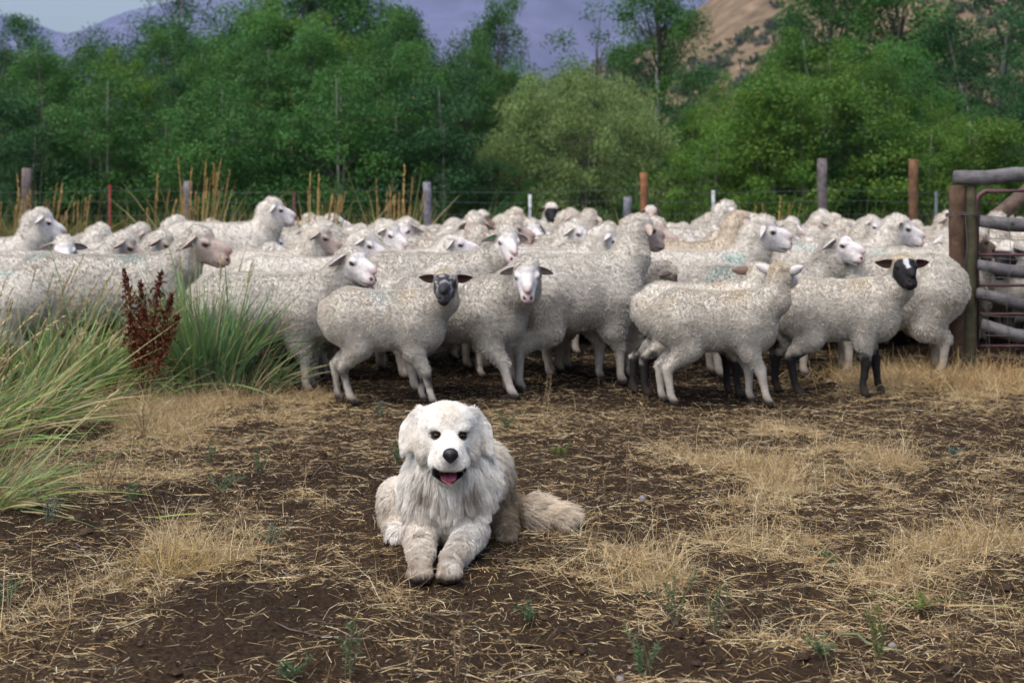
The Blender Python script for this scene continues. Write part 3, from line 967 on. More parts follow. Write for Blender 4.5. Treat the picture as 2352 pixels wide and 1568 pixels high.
def dock(x, y):
    o = link('dock_plant', None, None, (x, y, 0))
    tag(o, 'rusty brown dock with packed seed spikes between two grass clumps', 'plant')
    RUST = np.array([0.125, 0.040, 0.019])
    for sx, hh, ln in [(-.06, .73, -.06), (-.02, .66, -.01), (.05, .71, .07), (.08, .60, .11), (.0, .54, .02), (-.04, .50, -.06), (.09, .48, .14)]:
        m = MB()
        t = np.linspace(0, 1, 7)
        pts = np.stack([sx * .4 + sx * .6 * t + ln * t ** 2 * .7, rng.normal(0, .03) + 0 * t, hh * t], 1)
        m.tube(pts, .005 * (1 - .6 * t), 5, (0.09, 0.035, 0.02), caps=False)
        st = m.build('stem', M_BARK, o)
        q = 520
        u = rng.uniform(.36, 1.0, q)
        c0 = np.stack([np.interp(u, t, pts[:, k]) for k in range(3)], 1)
        wd = .034 * np.clip((1.02 - u) * 3.5, .12, 1) * (.65 + .35 * np.sin(u * 40) ** 2)
        p = c0 + rng.normal(size=(q, 3)) * wd[:, None] * np.array([.75, .75, .5])
        v, f, c = ribbons(p, rng.normal(size=(q, 3)) * .6 + np.array([0, 0, .4]), np.full(q, .016), np.full(q, .012), np.zeros((q, 3)), 2, 0, None,
                          RUST[None] * rng.uniform(.55, 1.5, (q, 1)), None, [.5, 1, .3])
        s = link('seed_spike', mesh_np('seed_spike', v, f, M_STRAW, c, False), o)
        s['kind'] = 'stuff'
    # a few dead leaves at its foot
    q = 16
    v, f, c = ribbons(np.zeros((q, 3)) + rng.normal(0, .04, (q, 3)) * [1, 1, 0], dirs(q, rng.uniform(.2, 1.1, q)), rng.uniform(.12, .25, q), np.full(q, .03), rng.normal(0, .25, (q, 3)) - [0, 0, .4], 5, .8, None,
                      np.array([[0.13, 0.055, 0.025]]) * rng.uniform(.6, 1.5, (q, 1)), None, [.3, .8, 1, .9, .6, .1])
    v[:, 2] = np.maximum(v[:, 2], .01)
    link('dead_leaves', mesh_np('dead_leaves', v, f, M_STRAW, c, False), o)['kind'] = 'stuff'


dock(x, y)
# tall dry reeds in front of the back fence
REED = np.array([[0.30, 0.20, 0.07], [0.36, 0.25, 0.10], [0.24, 0.20, 0.06], [0.18, 0.19, 0.05]])
for px, d, n, hgt, lab in [(85, 14.6, 90, 1.22, 'tan reed clump before the thick grey post'), (15, 13.8, 70, 1.12, 'tan reed clump at the left end of the flock'), (170, 15.4, 60, 1.1, 'sparse tan reeds left of the red steel post'),
                           (455, 14.0, 130, 1.38, 'tallest reed clump, fanning out before the grey post'), (355, 14.4, 16, 1.40, 'two lone reed stems leaning left of the tallest clump'),
                           (725, 15.0, 110, 1.22, 'reed clump beside the dark red steel post'), (640, 15.6, 50, 1.05, 'short reeds left of the dark red steel post'), (915, 15.2, 90, 1.30, 'golden reed clump left of the slim grey post'),
                           (875, 15.6, 26, 1.15, 'thin reeds just left of the golden clump'), (1780, 17.0, 40, 1.08, 'few tan reed stems before the tall split post'), (1690, 17.2, 46, .98, 'short golden reeds right of the pale tipped post')]:
    clump('reed_clump', gx(px, d), d, int(n * .7), hgt * .92, .20, (.04, 0, 0), lab, 'reeds', heads=max(6, n // 6), dry=.3, rad=.17 if n > 30 else .06, flop=.05, wid=.016, tall=1.0, headcol=(0.40, 0.26, 0.10), grn=REED, hw=3.2)
n = 7000
x = rng.uniform(-7.5, 8.5, n)
y = rng.uniform(16.2, 17.9, n)
keep = rng.random(n) < np.where(x < -1.2, 1, .35)
x, y = x[keep], y[keep]
n = len(x)
k = REED[rng.choice(4, n)] * rng.uniform(.6, 1.2, (n, 1))
bd_ = rng.normal(0, .15, (n, 3))
v, f, c = ribbons(np.stack([x, y, 0 * x], 1), dirs(n, rng.normal(1.4, .15, n)), rng.uniform(.4, .85, n), np.full(n, .015), bd_, 3, .9, None, k * .6, k)
tag(link('dry_meadow_grass', mesh_np('dry_meadow_grass', v, f, M_GRASS, c, False)), 'band of dry meadow grass along the foot of the wire fence', 'grass', kind='stuff')
# meadow beyond the fence
n = 16000
y = rng.uniform(18.4, 29, n)
x = rng.uniform(-1, 1, n) * (y * .4)
k = np.array([[0.05, 0.10, 0.025], [0.07, 0.12, 0.03], [0.14, 0.12, 0.045]])[rng.choice(3, n, p=[.5, .35, .15])]
v, f, c = ribbons(np.stack([x, y, 0 * x], 1), dirs(n, rng.normal(1.2, .25, n)), rng.uniform(.35, .9, n), np.full(n, .022), rng.normal(0, .3, (n, 3)) - [0, 0, .2], 3, .9, None, k * .7, k)
tag(link('meadow_grass', mesh_np('meadow_grass', v, f, M_GRASS, c, False)), 'green grass under the trees beyond the fence', 'grass', kind='stuff')

# rough dry grass by the corral post
n = 2600
x = rng.normal(2.75, .42, n)
y = rng.normal(8.5, .32, n)
k = straw_cols(n) * np.array([.95, .85, .7])
v, f, c = ribbons(np.stack([x, y, ground_h(x, y)], 1), dirs(n, rng.normal(.9, .35, n)), rng.uniform(.07, .2, n), np.full(n, .0035), rng.normal(0, .3, (n, 3)) - [0, 0, .25], 4, .9, None, k * .7, k)
v[:, 2] = np.maximum(v[:, 2], -.02)
tag(link('dry_fence_grass', mesh_np('dry_fence_grass', v, f, M_STRAW, c, False)), 'tan dry grass grown round the foot of the corral post', 'grass', kind='stuff')


# ------------------------------------------------------------------ weeds
def sprig(name, x, y, h, nst, spread, leaf, c_leaf, c_stem, label, cat, nl=46, group=None, lw=.35, lean=(0, 0)):
    m = MB()
    P, D = [], []
    for s in range(nst):
        a = rng.uniform(0, 6.28)
        t = np.linspace(0, 1, 6)
        hh = h * rng.uniform(.6, 1.05)
        ln = spread * rng.uniform(.2, 1)
        pts = np.stack([(math.cos(a) * ln + lean[0]) * t ** 1.3 * hh, (math.sin(a) * ln + lean[1]) * t ** 1.3 * hh, hh * t * (1 - .2 * spread * t)], 1)
        pts[:, :2] += np.cumsum(rng.normal(0, .004, (6, 2)), 0)
        m.tube(pts, .0022 * (h / .2) ** .5 * (1 - .6 * t), 4, c_stem, caps=False)
        u = rng.uniform(.2, 1.0, nl)
        c0 = np.stack([np.interp(u, t, pts[:, k]) for k in range(3)], 1)
        P.append(c0)
        D.append(dirs(nl, rng.normal(.45, .35, nl)))
    o = m.build(name, M_BARK, None, (x, y, float(ground_h(np.array([x]), np.array([y]))[0]) - .004))
    P, D = np.concatenate(P), np.concatenate(D)
    q = len(P)
    v, f, c = ribbons(P, D, leaf * rng.uniform(.5, 1.4, q), leaf * lw * rng.uniform(.7, 1.2, q), rng.normal(0, .2, (q, 3)), 2, 0, None, np.array(c_leaf)[None] * rng.uniform(.65, 1.35, (q, 1)), None, [.5, 1, .2])
    s = link('leaves' if c_leaf[1] > c_leaf[0] else 'seed_heads', mesh_np(name + '_leaves', v, f, M_GRASS, c, False), o)
    s['kind'] = 'stuff'
    return tag(o, label, cat, group)


CG, CG2, CS = (0.10, 0.165, 0.075), (0.16, 0.205, 0.055), (0.13, 0.11, 0.07)
for px, py, h, ns, sp, g, lab in [
    (500, 1130, .15, 7, 1.1, CG, 'feathery green weed below the dark stick'), (480, 1068, .13, 3, .4, CG, 'small upright green weed at the end of the dark stick'),
    (595, 1090, .19, 4, .25, CG, 'tall narrow green weed right of the dark stick'), (915, 1065, .17, 5, .4, CG, 'green weed half hidden behind the dog shoulder'),
    (800, 1545, .19, 3, .18, CG, 'single upright weed at the lower edge, left of centre'), (2020, 1545, .20, 5, .3, CG2, 'upright leafy weed at the lower right edge'),
    (1550, 1440, .17, 6, .8, CG, 'spreading feathery weed at lower centre right'), (1640, 1450, .2, 3, .4, CG, 'thin green weed beside the spreading feathery one'),
    (1475, 1560, .15, 6, .7, CG, 'green weed cut by the lower edge'), (2110, 1400, .09, 6, 1.2, CG2, 'yellow green weed lying low on the straw at right'),
    (1890, 1530, .09, 4, 1.2, CG, 'flat green weed below the big straw mat'), (1905, 1290, .07, 4, 1.0, CG, 'tiny green weed inside the big straw mat'),
    (1285, 1055, .11, 6, 1.1, CG2, 'low green weed right of the dog ear'), (1165, 985, .12, 5, .7, CG, 'grey green weed above the dog ear'),
    (870, 960, .12, 4, .6, (0.13, 0.17, 0.12), 'pale grey weed in front of the lamb hooves'), (115, 1215, .16, 7, .7, (0.14, 0.175, 0.13), 'pale sage seedling at the left, above dark soil'),
    (690, 900, .22, 6, .5, (0.12, 0.16, 0.10), 'grey green weed by the ewe forefoot'), (2190, 1050, .06, 5, 1.1, (0.09, 0.15, 0.12), 'blue green rosette on dark soil at right'),
    (620, 1250, .12, 6, .7, (0.16, 0.2, 0.14), 'pale green weed in the straw left of the dog'), (300, 1180, .12, 5, .6, CG, 'thin weed above the golden tuft'),
    (10, 1390, .14, 5, .7, CG, 'small weed at the left edge'), (1210, 1440, .08, 4, .8, CG, 'small dark green weed in front of the dog paws'), (660, 1545, .07, 5, .8, CG, 'low twiggy weed near the lower edge')]:
    x, y = at(px, py)
    sprig('green_weed', x, y, h * .85, ns + 1, sp * rng.uniform(.7, 1.3), .012, np.array(g) * rng.uniform(.8, 1.15), CS, lab, 'weed', 64, lw=.18)
TAN, TAN2 = (0.36, 0.26, 0.15), (0.20, 0.14, 0.09)
for px, py, h, ns, sp, lab in [
    (610, 850, .30, 5, .35, 'tall dry weed with pale fluffy heads beside the green clump'), (1255, 930, .19, 4, .35, 'dry stalk before the white faced ewe forefoot'),
    (1935, 925, .16, 7, .4, 'bushy dry weed before the black hooves'), (2215, 850, .28, 5, .3, 'tall dry weed at the foot of the corral post'),
    (1445, 1150, .21, 3, .15, 'lone thin dry stalk right of the dog'), (1470, 1010, .18, 4, .4, 'small dry weed below the lamb at right'),
    (245, 1170, .22, 5, .6, 'spindly dry weed left of the golden tuft'), (560, 1210, .24, 5, .8, 'branching dry weed above the golden tuft'), (700, 1090, .1, 5, .8, 'curled dry weed in the soil left of the dog'),
    (1050, 1560, .19, 3, .2, 'thin reddish stalk at the lower edge below the dog'), (945, 1545, .13, 3, .5, 'twiggy dry weed left of the reddish stalk'),
    (2280, 1200, .18, 3, .2, 'tall dry stalk in the straw at right'), (2180, 1560, .14, 5, .5, 'pale dry weed near the lower right corner'), (1850, 1110, .12, 6, .6, 'fan of dry stalks on the upper straw mat'),
    (600, 960, .20, 5, .5, 'dry weed stems under the blue green clump'), (330, 1010, .2, 6, .7, 'tangle of dry stems left of the dark stick')]:
    x, y = at(px, py)
    sprig('dry_weed', x, y, h, ns, sp, .012, TAN, TAN2, lab, 'dry weed', 22, lw=.4)

# sticks and twigs
for px, py, L, r, a, c, lab, nm in [
    (462, 1032, .155, .011, -.15, (0.055, 0.033, 0.024), 'thick dark stick lying on the soil at left', 'stick'), (1290, 1212, .11, .0045, .25, (0.10, 0.065, 0.045), 'dark twig beside the tip of the dog tail', 'twig'),
    (455, 1255, .2, .0025, -.75, (0.13, 0.10, 0.10), 'thin bare twig leaning over the golden tuft', 'twig'), (640, 1320, .2, .0025, -.8, (0.12, 0.09, 0.085), 'bent dark twig right of the golden tuft', 'twig'),
    (190, 1270, .12, .0025, -.9, (0.17, 0.14, 0.13), 'grey twig on dark soil at left', 'twig'), (740, 1470, .3, .0022, -.55, (0.10, 0.075, 0.07), 'long thin twig at the lower edge left of centre', 'twig'),
    (2000, 1480, .16, .0042, -.6, (0.16, 0.19, 0.10), 'green grey stem lying across the soil at right', 'stem'), (1040, 1410, .16, .002, .35, (0.2, 0.15, 0.1), 'pale twig in front of the dog paws', 'twig'),
    (570, 1010, .12, .003, .1, (0.24, 0.20, 0.16), 'pale straw stalk above the dark stick', 'twig')]:
    x, y = at(px, py)
    m = MB()
    t = np.linspace(-.5, .5, 8)
    pts = np.stack([t * L * math.cos(a), t * L * math.sin(a), 0 * t], 1)
    pts[:, :2] += np.cumsum(rng.normal(0, L * .012, (8, 2)), 0)
    pts[:, 2] = ground_h(pts[:, 0] + x, pts[:, 1] + y) + r * .8 + (np.abs(t) * .02 if r < .004 else 0)
    m.tube(pts, r * (1 - .5 * np.abs(t)), 8, c, rough=.08)
    if nm == 'twig':
        for q in (2, 4, 6):
            m.tube([pts[q], pts[q] + np.array([rng.normal(0, .2), rng.normal(0, .2), .12]) * L], [r * .7, r * .3], 4, c)
    tag(m.build(nm, M_BARK, None, (x, y, 0)), lab, nm)
# one broad dry blade and two green ones
for px, py, L, a, w, c0, c1, lab in [(2270, 1415, .21, -.2, .011, (0.36, 0.25, 0.12), (0.17, 0.22, 0.08), 'broad tan reed lying on dark soil at right'),
                                     (430, 1200, .22, .22, .012, (0.22, 0.27, 0.06), (0.25, 0.3, 0.1), 'yellow green reed lying above the golden tuft'), (350, 1205, .1, -.4, .009, (0.2, 0.27, 0.06), (0.25, 0.3, 0.1), 'short green reed beside the yellow green one')]:
    x, y = at(px, py)
    v, f, c = ribbons(np.array([[-L / 2 * math.cos(a), -L / 2 * math.sin(a), .018]]), np.array([[math.cos(a), math.sin(a), .12]]), np.array([L]), np.array([w]), np.array([[0, .05, -.12]]), 10, .8,
                      np.array([[0.1, -.2, 1.0]]), np.array([c0]), np.array([c1]))
    tag(link('fallen_reed', mesh_np('fallen_reed', v, f, M_STRAW, c, False), None, (x, y, .005)), lab, 'fallen reed')
for px, py, r, c, lab, nm in [(1478, 1158, .016, (0.24, 0.21, 0.25), 'grey lavender stone on bare soil right of the dog', 'stone'), (1425, 1562, .012, (0.2, 0.18, 0.18), 'grey pebble at the lower edge', 'stone'),
                              (2050, 1480, .012, (0.22, 0.19, 0.18), 'grey pebble below the broad tan reed', 'stone'), (1800, 1140, .009, (0.2, 0.17, 0.18), 'grey pebble beyond the upper straw mat', 'stone')]:
    x, y = at(px, py)
    m = MB()
    k = np.linspace(-1, 1, 7)
    m.tube(np.stack([k * r, 0 * k, 0 * k], 1) + rng.normal(0, r * .05, (7, 3)), r * .75 * np.sqrt(np.clip(1.03 - k * k, .02, 1)), 9, c, rough=.07)
    o = m.build(nm, M_STONE, None, (x, y, float(ground_h(np.array([x]), np.array([y]))[0]) + r * .35), True)
    o.rotation_euler = (0, .2, rng.uniform(-1, 1))
    tag(o, lab, 'stone')
# ------------------------------------------------------------------ implicit bodies
def smin(a, b, k):
    h = np.clip(.5 + .5 * (b - a) / k, 0, 1)
    return b * (1 - h) + a * h - k * h * (1 - h)


def cone(p, a, b, ra, rb):
    a, b = np.asarray(a, np.float32), np.asarray(b, np.float32)
    ab = b - a
    t = np.clip(((p - a) @ ab) / max(float(ab @ ab), 1e-9), 0, 1)
    return np.linalg.norm(p - a - t[:, None] * ab, axis=1) - (ra + (rb - ra) * t)


def ell(p, c, r):
    q = (p - np.asarray(c, np.float32)) / np.asarray(r, np.float32)
    k0 = np.linalg.norm(q, axis=1)
    k1 = np.linalg.norm(q / np.asarray(r, np.float32), axis=1) + 1e-6
    return k0 * (k0 - 1) / k1


def nets(f, lo, hi, h):
    """naive surface nets: verts and quads of the zero set of f"""
    lo, hi = np.asarray(lo, np.float32), np.asarray(hi, np.float32)
    n = np.ceil((hi - lo) / h).astype(int) + 1
    ax = [lo[i] + h * np.arange(n[i], dtype=np.float32) for i in range(3)]
    P = np.stack(np.meshgrid(*ax, indexing='ij'), -1).reshape(-1, 3)
    v = f(P).reshape(n)
    s = v < 0
    m = n - 1
    cnt = np.zeros(m, np.int32)
    pos = np.zeros((*m, 3), np.float32)
    for a in range(3):
        o1, o2 = [q for q in range(3) if q != a]
        for e1 in (0, 1):
            for e2 in (0, 1):
                sl0, sl1 = [None] * 3, [None] * 3
                sl0[a], sl1[a] = slice(0, m[a]), slice(1, m[a] + 1)
                sl0[o1] = sl1[o1] = slice(e1, m[o1] + e1)
                sl0[o2] = sl1[o2] = slice(e2, m[o2] + e2)
                v0, v1 = v[tuple(sl0)], v[tuple(sl1)]
                cr = s[tuple(sl0)] != s[tuple(sl1)]
                idx = np.nonzero(cr)
                t = v0[idx] / (v0[idx] - v1[idx])
                q = np.zeros((len(t), 3), np.float32)
                q[:, a], q[:, o1], q[:, o2] = t, e1, e2
                pos[idx] += q
                cnt[idx] += 1
    act = cnt > 0
    ids = np.full(m, -1, np.int64)
    ids[act] = np.arange(act.sum())
    cell = np.stack(np.nonzero(act), 1)
    V = lo + h * (cell + pos[act] / cnt[act][:, None])
    F = []
    for a in range(3):
        b, c = (a + 1) % 3, (a + 2) % 3
        sl0, sl1 = [slice(None)] * 3, [slice(None)] * 3
        sl0[a], sl1[a] = slice(0, m[a]), slice(1, m[a] + 1)
        s0, s1 = s[tuple(sl0)], s[tuple(sl1)]
        idx = np.stack(np.nonzero(s0 != s1), 1)
        ok = (idx[:, b] > 0) & (idx[:, c] > 0) & (idx[:, b] < n[b] - 1) & (idx[:, c] < n[c] - 1)
        idx = idx[ok]
        sgn = s0[tuple(idx.T)]

        def cid(db, dc):
            k = idx.copy()
            k[:, b] -= db
            k[:, c] -= dc
            return ids[tuple(k.T)]
        q = np.stack([cid(1, 1), cid(0, 1), cid(0, 0), cid(1, 0)], 1)
        q[~sgn] = q[~sgn][:, ::-1]
        F.append(q)
    F = np.concatenate(F)
    V = V.astype(np.float32)
    for _ in range(2):
        V = project(f, V, h)
    return V, F[(F >= 0).all(1)]


def grad(f, V, e):
    g = np.stack([f(V + d) - f(V - d) for d in np.eye(3, dtype=np.float32) * e], 1) / (2 * e)
    return g


def project(f, V, h):
    g = grad(f, V, h * .25)
    st = (f(V) / (np.sum(g * g, 1) + 1e-6))[:, None] * g
    ln = np.linalg.norm(st, axis=1, keepdims=True)
    return (V - st * np.minimum(1, .5 * h / (ln + 1e-9))).astype(np.float32)


def sample_mesh(V, F, wt, n):
    """n random points on quads with vertex weights; returns points, normals and (quad, barycentric) info"""
    T = np.concatenate([F[:, [0, 1, 2]], F[:, [0, 2, 3]]])
    a, b, c = V[T[:, 0]], V[T[:, 1]], V[T[:, 2]]
    cr = np.cross(b - a, c - a)
    ar = np.linalg.norm(cr, axis=1)
    w = ar * wt[T].mean(1)
    k = rng.choice(len(T), n, p=w / w.sum())
    u, v = rng.random(n), rng.random(n)
    fl = u + v > 1
    u[fl], v[fl] = 1 - u[fl], 1 - v[fl]
    bc = np.stack([1 - u - v, u, v], 1).astype(np.float32)
    p = np.einsum('nk,nkd->nd', bc, V[T[k]])
    nr = cr[k] / (ar[k][:, None] + 1e-12)
    return p, nr, T[k], bc


def vert_normals(V, F):
    nr = np.zeros_like(V)
    fn = np.cross(V[F[:, 2]] - V[F[:, 0]], V[F[:, 3]] - V[F[:, 1]])
    for k in range(4): np.add.at(nr, F[:, k], fn)
    return nr / (np.linalg.norm(nr, axis=1, keepdims=True) + 1e-9)


def hair(name, pts, rad0, rad1, cols, mat, parent):
    """pts (n,k,3) strands as one Curves object"""
    n, k = pts.shape[:2]
    hc = bpy.data.hair_curves.new(name)
    hc.add_curves([k] * n)
    hc.attributes['position'].data.foreach_set('vector', np.ascontiguousarray(pts, np.float32).ravel())
    r = np.linspace(0, 1, k)[None] ** 1.5
    r = rad0[:, None] * (1 - r) + rad1[:, None] * r
    a = hc.attributes.get('radius') or hc.attributes.new('radius', 'FLOAT', 'POINT')
    a.data.foreach_set('value', r.astype(np.float32).ravel())
    c = np.ones((n, 4), np.float32)
    c[:, :3] = cols
    a = hc.attributes.new('col', 'FLOAT_COLOR', 'CURVE')
    a.data.foreach_set('color', c.ravel())
    hc.materials.append(mat)
    return link(name, hc, parent)


def hash3(ci, seed=0):
    n = (ci[:, 0] * 73856093) ^ (ci[:, 1] * 19349663) ^ (ci[:, 2] * 83492791) ^ (seed * 2654435761)
    n = (n ^ (n >> 13)) * 1274126177 & 0x7fffffff
    return np.stack([((n >> s) & 1023) / 1023.0 for s in (0, 9, 18)], 1)


# ------------------------------------------------------------------ sheep
WHITE_SKIN = np.array([0.64, 0.605, 0.60])
BLACK_SKIN = np.array([0.014, 0.014, 0.016])
WOOL_C = np.array([0.655, 0.615, 0.548])
EYE_BALL = None


def eye_mesh(r, c=(0.02, 0.012, 0.008)):
    m = MB()
    k = np.linspace(-1, 1, 7)
    m.tube(np.stack([0 * k, k * r, 0 * k], 1), r * np.sqrt(np.clip(1.0 - k * k, .01, 1)), 10, c)
    return mesh_np('eye', np.concatenate(m.v), [np.concatenate(m.f4), np.concatenate(m.f3)], M_EYE, np.concatenate(m.c))


SHEEP_EYE = eye_mesh(.0125)


def rot_head(yaw, pitch, roll=0.0):
    return np.array(Matrix.Rotation(yaw, 3, 'Z') @ Matrix.Rotation(pitch, 3, 'Y') @ Matrix.Rotation(roll, 3, 'X'), np.float32)


def ear_geo(ln, wd, side, droop, back):
    """closed leaf-shaped ear in head coordinates, cupped; returns verts, quads, inside mask"""
    nu, nv = 9, 7
    u = np.linspace(0, 1, nu)[:, None]
    v = np.linspace(-1, 1, nv)[None]
    w = wd * (np.sin(np.pi * np.clip(u * .93 + .05, 0, 1) ** .75) ** .8 * .9 + .10 * (1 - u))
    D = np.array([-back * .5, side, -droop])
    D /= np.linalg.norm(D)
    A = np.cross(D, [1, 0, 0.0])
    A = np.cross(A, D) if False else np.array([.25, 0, 1.0]) - D * np.dot(np.array([.25, 0, 1.0]), D)
    A /= np.linalg.norm(A)
    Nn = np.cross(D, A) * side
    Nn = Nn if Nn[0] > 0 else -Nn
    cup = (v ** 2) * w * .32
    P = D * (u * ln)[..., None] + A * (v * w * .5)[..., None] + Nn * cup[..., None] + np.array([0, 0, -1.0]) * (.25 * ln * u ** 2)[..., None] * (droop > .1)
    th = .005 * (1 - u * .5)
    fr = P + Nn * (th + 0 * v)[..., None] * .5
    bk = P - Nn * (th + 0 * v)[..., None]
    V = np.concatenate([fr.reshape(-1, 3), bk.reshape(-1, 3)])
    F = []
    q = nu * nv
    for i in range(nu - 1):
        for j in range(nv - 1):
            a = i * nv + j
            F.append((a, a + 1, a + nv + 1, a + nv))
            F.append((q + a, q + a + nv, q + a + nv + 1, q + a + 1))
        for j in (0, nv - 1):
            a = i * nv + j
            F.append((a, a + nv, q + a + nv, q + a) if j == 0 else (a, q + a, q + a + nv, a + nv))
    for j in range(nv - 1):
        a = (nu - 1) * nv + j
        F.append((a, a + 1, q + a + 1, q + a))
    ins = np.concatenate([np.ones(q), np.zeros(q)])
    return V, np.array(F), ins


def make_sheep(lamb=False, L=.48, cz=.52, rz=.20, ry=.20, head=(.60, 0, .80), hyaw=0.0, hpitch=.35, face='white', legs='white', dirty=.5,
               wool_len=.024, strands=15000, fine=True, stance=(0, 0, 0, 0), marks=(), poll=1.0, hs=1.0, tagc=None, yellow=0.0, earw=.060, earl=.105, eard=.42, woolr=.0021, browner=0.0, roll=0.0):
    """one sheep with forward = +x; returns its body object with fleece, eyes and ear tag as children"""
    Rm = rot_head(hyaw, hpitch, roll) * hs
    H = np.array(head, np.float32)
    Ri = np.linalg.inv(Rm)

    def hw(q): return H + Rm @ np.asarray(q, np.float32)
    top = cz + rz
    lx_f, lx_h = .52 * L, -.62 * L
    lw = ry * .48
    t = .82 if lamb else 1.0
    leg = []
    for k, (x0, s) in enumerate([(lx_f, 1), (lx_f, -1), (lx_h, 1), (lx_h, -1)]):
        sx = stance[k]
        y = s * lw
        if k < 2:
            leg.append([(x0, y * 1.0, cz - rz * .15, ry * .56), (x0 - .02 + sx * .3, y, cz - rz * .95, ry * .27 + .012), (x0 + .008 + sx * .65, y, cz * .40, .031 * t), (x0 + .004 + sx * .95, y, .06, .0210 * t), (x0 + .020 + sx, y, .016, .027 * t)])
        else:
            leg.append([(x0 + .03, y * .95, cz + .0, ry * .70), (x0 + .065 + sx * .25, y * 1.05, cz - rz * .85, ry * .40 + .012), (x0 - .05 + sx * .7, y, cz * .44, .033 * t), (x0 - .03 + sx * .95, y, .06, .0225 * t), (x0 - .008 + sx, y, .016, .028 * t)])
    hb = hw((-.055, 0, -.035))
    nb_ = np.array([L * .72, 0, cz + rz * .38], np.float32)
    nm = (nb_ + hb) / 2 + np.array([.03, 0, -.015], np.float32)
    nr = (.078 if lamb else .105)

    def body(p):
        d = ell(p, (-.03, 0, cz), (L * .92, ry, rz))
        d = smin(d, ell(p, (-L * .60, 0, cz + .015), (L * .42, ry * .95, rz * .97)), .06)
        d = smin(d, ell(p, (L * .52, 0, cz - .005), (L * .42, ry * .92, rz * 1.02)), .06)
        d = smin(d, ell(p, (L * .78, 0, cz - rz * .28), (L * .22, ry * .62, rz * .62)), .05)
        d = smin(d, cone(p, nb_, nm, nr * 1.22, nr), .06)
        d = smin(d, cone(p, nm, hb, nr, nr * .72 * hs), .04)
        d = smin(d, cone(p, (-L * .97, 0, cz + rz * .45), (-L * 1.04, 0, cz - rz * .05), .035, .022), .03)
        for q in leg:
            e = cone(p, q[0][:3], q[1][:3], q[0][3], q[1][3])
            e = smin(e, cone(p, q[1][:3], q[2][:3], q[1][3] * .9, q[2][3]), .03)
            e = smin(e, cone(p, q[2][:3], q[3][:3], q[2][3], q[3][3]), .014)
            e = smin(e, cone(p, q[3][:3], q[4][:3], q[3][3], q[4][3] * 1.12), .012)
            d = smin(d, e, .035)
        return np.maximum(d, -p[:, 2])

    def headf(p):
        q = ((p - H) @ Ri.T).astype(np.float32)
        d = ell(q, (-.005, 0, -.005), (.098, .070, .078))
        d = smin(d, cone(q, (.03, 0, -.012), (.158, 0, -.040), .058, .037), .03)
        d = smin(d, ell(q, (.095, 0, .018), (.095, .032, .036)), .02)
        d = smin(d, cone(q, (-.01, 0, -.055), (.135, 0, -.068), .046, .024), .025)
        d = smin(d, ell(q, (.165, 0, -.045), (.026, .034, .030)), .012)
        for s in (1, -1):
            d = smin(d, ell(q, (.042, s * .056, .026), (.026, .014, .016)), .012)       # brow
            d = np.maximum(d, -ell(q, (.181, s * .017, -.028), (.014, .0055, .008)))      # nostril
        d = np.maximum(d, -ell(q, (.165, 0, -.066), (.035, .05, .0035)))                  # mouth line
        if poll:
            d = smin(d, ell(q, (-.018, 0, .052 + .008 * poll), (.068, .062, .036 * poll)), .03)
        return d * hs

    def full(p):
        return smin(body(p), headf(p), .028)
    zmax = max(top, H[2] + .16)
    lo = np.array([-L * 1.15 - .03, -ry - .08, -.02])
    hi = np.array([max(L * 1.1, H[0] + .26), ry + .08, zmax])
    lo = np.minimum(lo, np.minimum(hw((.22, 0, 0)), H) - .12)
    hi = np.maximum(hi, np.maximum(hw((.22, 0, 0)), H) + .12)
    lo[2] = -.02
    cell = .020 if fine else .026
    V, F = nets(full, lo, hi, cell)

    # finer net over the head, joined in under the wool of the neck
    def keep_head(p):
        q = (p - H) @ Ri.T
        return (q[:, 0] > -.085) & (np.abs(q[:, 1]) < .135) & (np.abs(q[:, 2]) < .165) & (q[:, 0] < .25)
    qv = (V - H) @ Ri.T
    core = (qv[:, 0] > -.045) & (np.abs(qv[:, 1]) < .10) & (np.abs(qv[:, 2]) < .125) & (qv[:, 0] < .25)
    kf = ~core[F].any(1)
    bb = np.stack([hw((a, b_, c)) for a in (-.09, .215) for b_ in (-.14, .14) for c in (-.17, .17)])
    Vh, Fh = nets(full, bb.min(0) - .01, bb.max(0) + .01, (.0085 if fine else .012) * hs)
    kh = keep_head(Vh)
    Fh = Fh[kh[Fh].all(1)]
    F = np.concatenate([F[kf], Fh + len(V)])
    V = np.concatenate([V, Vh])
    used = np.zeros(len(V), bool)
    used[F.ravel()] = True
    rm = np.cumsum(used) - 1
    V, F = V[used], rm[F]
    ne = 0
    NV = len(V)

    # regions
    q = (V - H) @ Ri.T
    bodyd, headd = body(V), headf(V)
    ishead = (headd < bodyd + .004) & (q[:, 0] > -.10)
    # wool line: from behind the jaw over the cheek to the poll
    line = .018 + .10 * (q[:, 2] - .035) * (1.6 if poll > .5 else .3) - .10 * np.maximum(0, -q[:, 2] - .02) * 0 - .22 * np.maximum(np.abs(q[:, 1]) - .02, 0)
    facem = np.clip((q[:, 0] - line) / .018, 0, 1) * ishead
    hz = cz * (.50 if lamb else .44)
    nz = fbm(V * 14, 3, 3)
    legm = np.clip((hz - V[:, 2] + (nz - .5) * .08) / .07, 0, 1) * (V[:, 2] < hz + .1)
    bare = np.clip((cz * .34 - V[:, 2]) / .05, 0, 1)
    # colours
    topness = np.clip((V[:, 2] - (cz - rz * .2)) / (rz * 1.2), 0, 1)
    n1 = fbm(V * 5, 4, 6)
    n2 = fbm(V * 16, 3, 7)
    warm = np.array([0.95, 0.80, 0.55])
    wool = WOOL_C[None] * (0.86 + .30 * (n1 - .5))[:, None] * np.ones((NV, 1))
    wool = wool * (1 - .25 * browner * np.array([.6, 1, 1.5]))
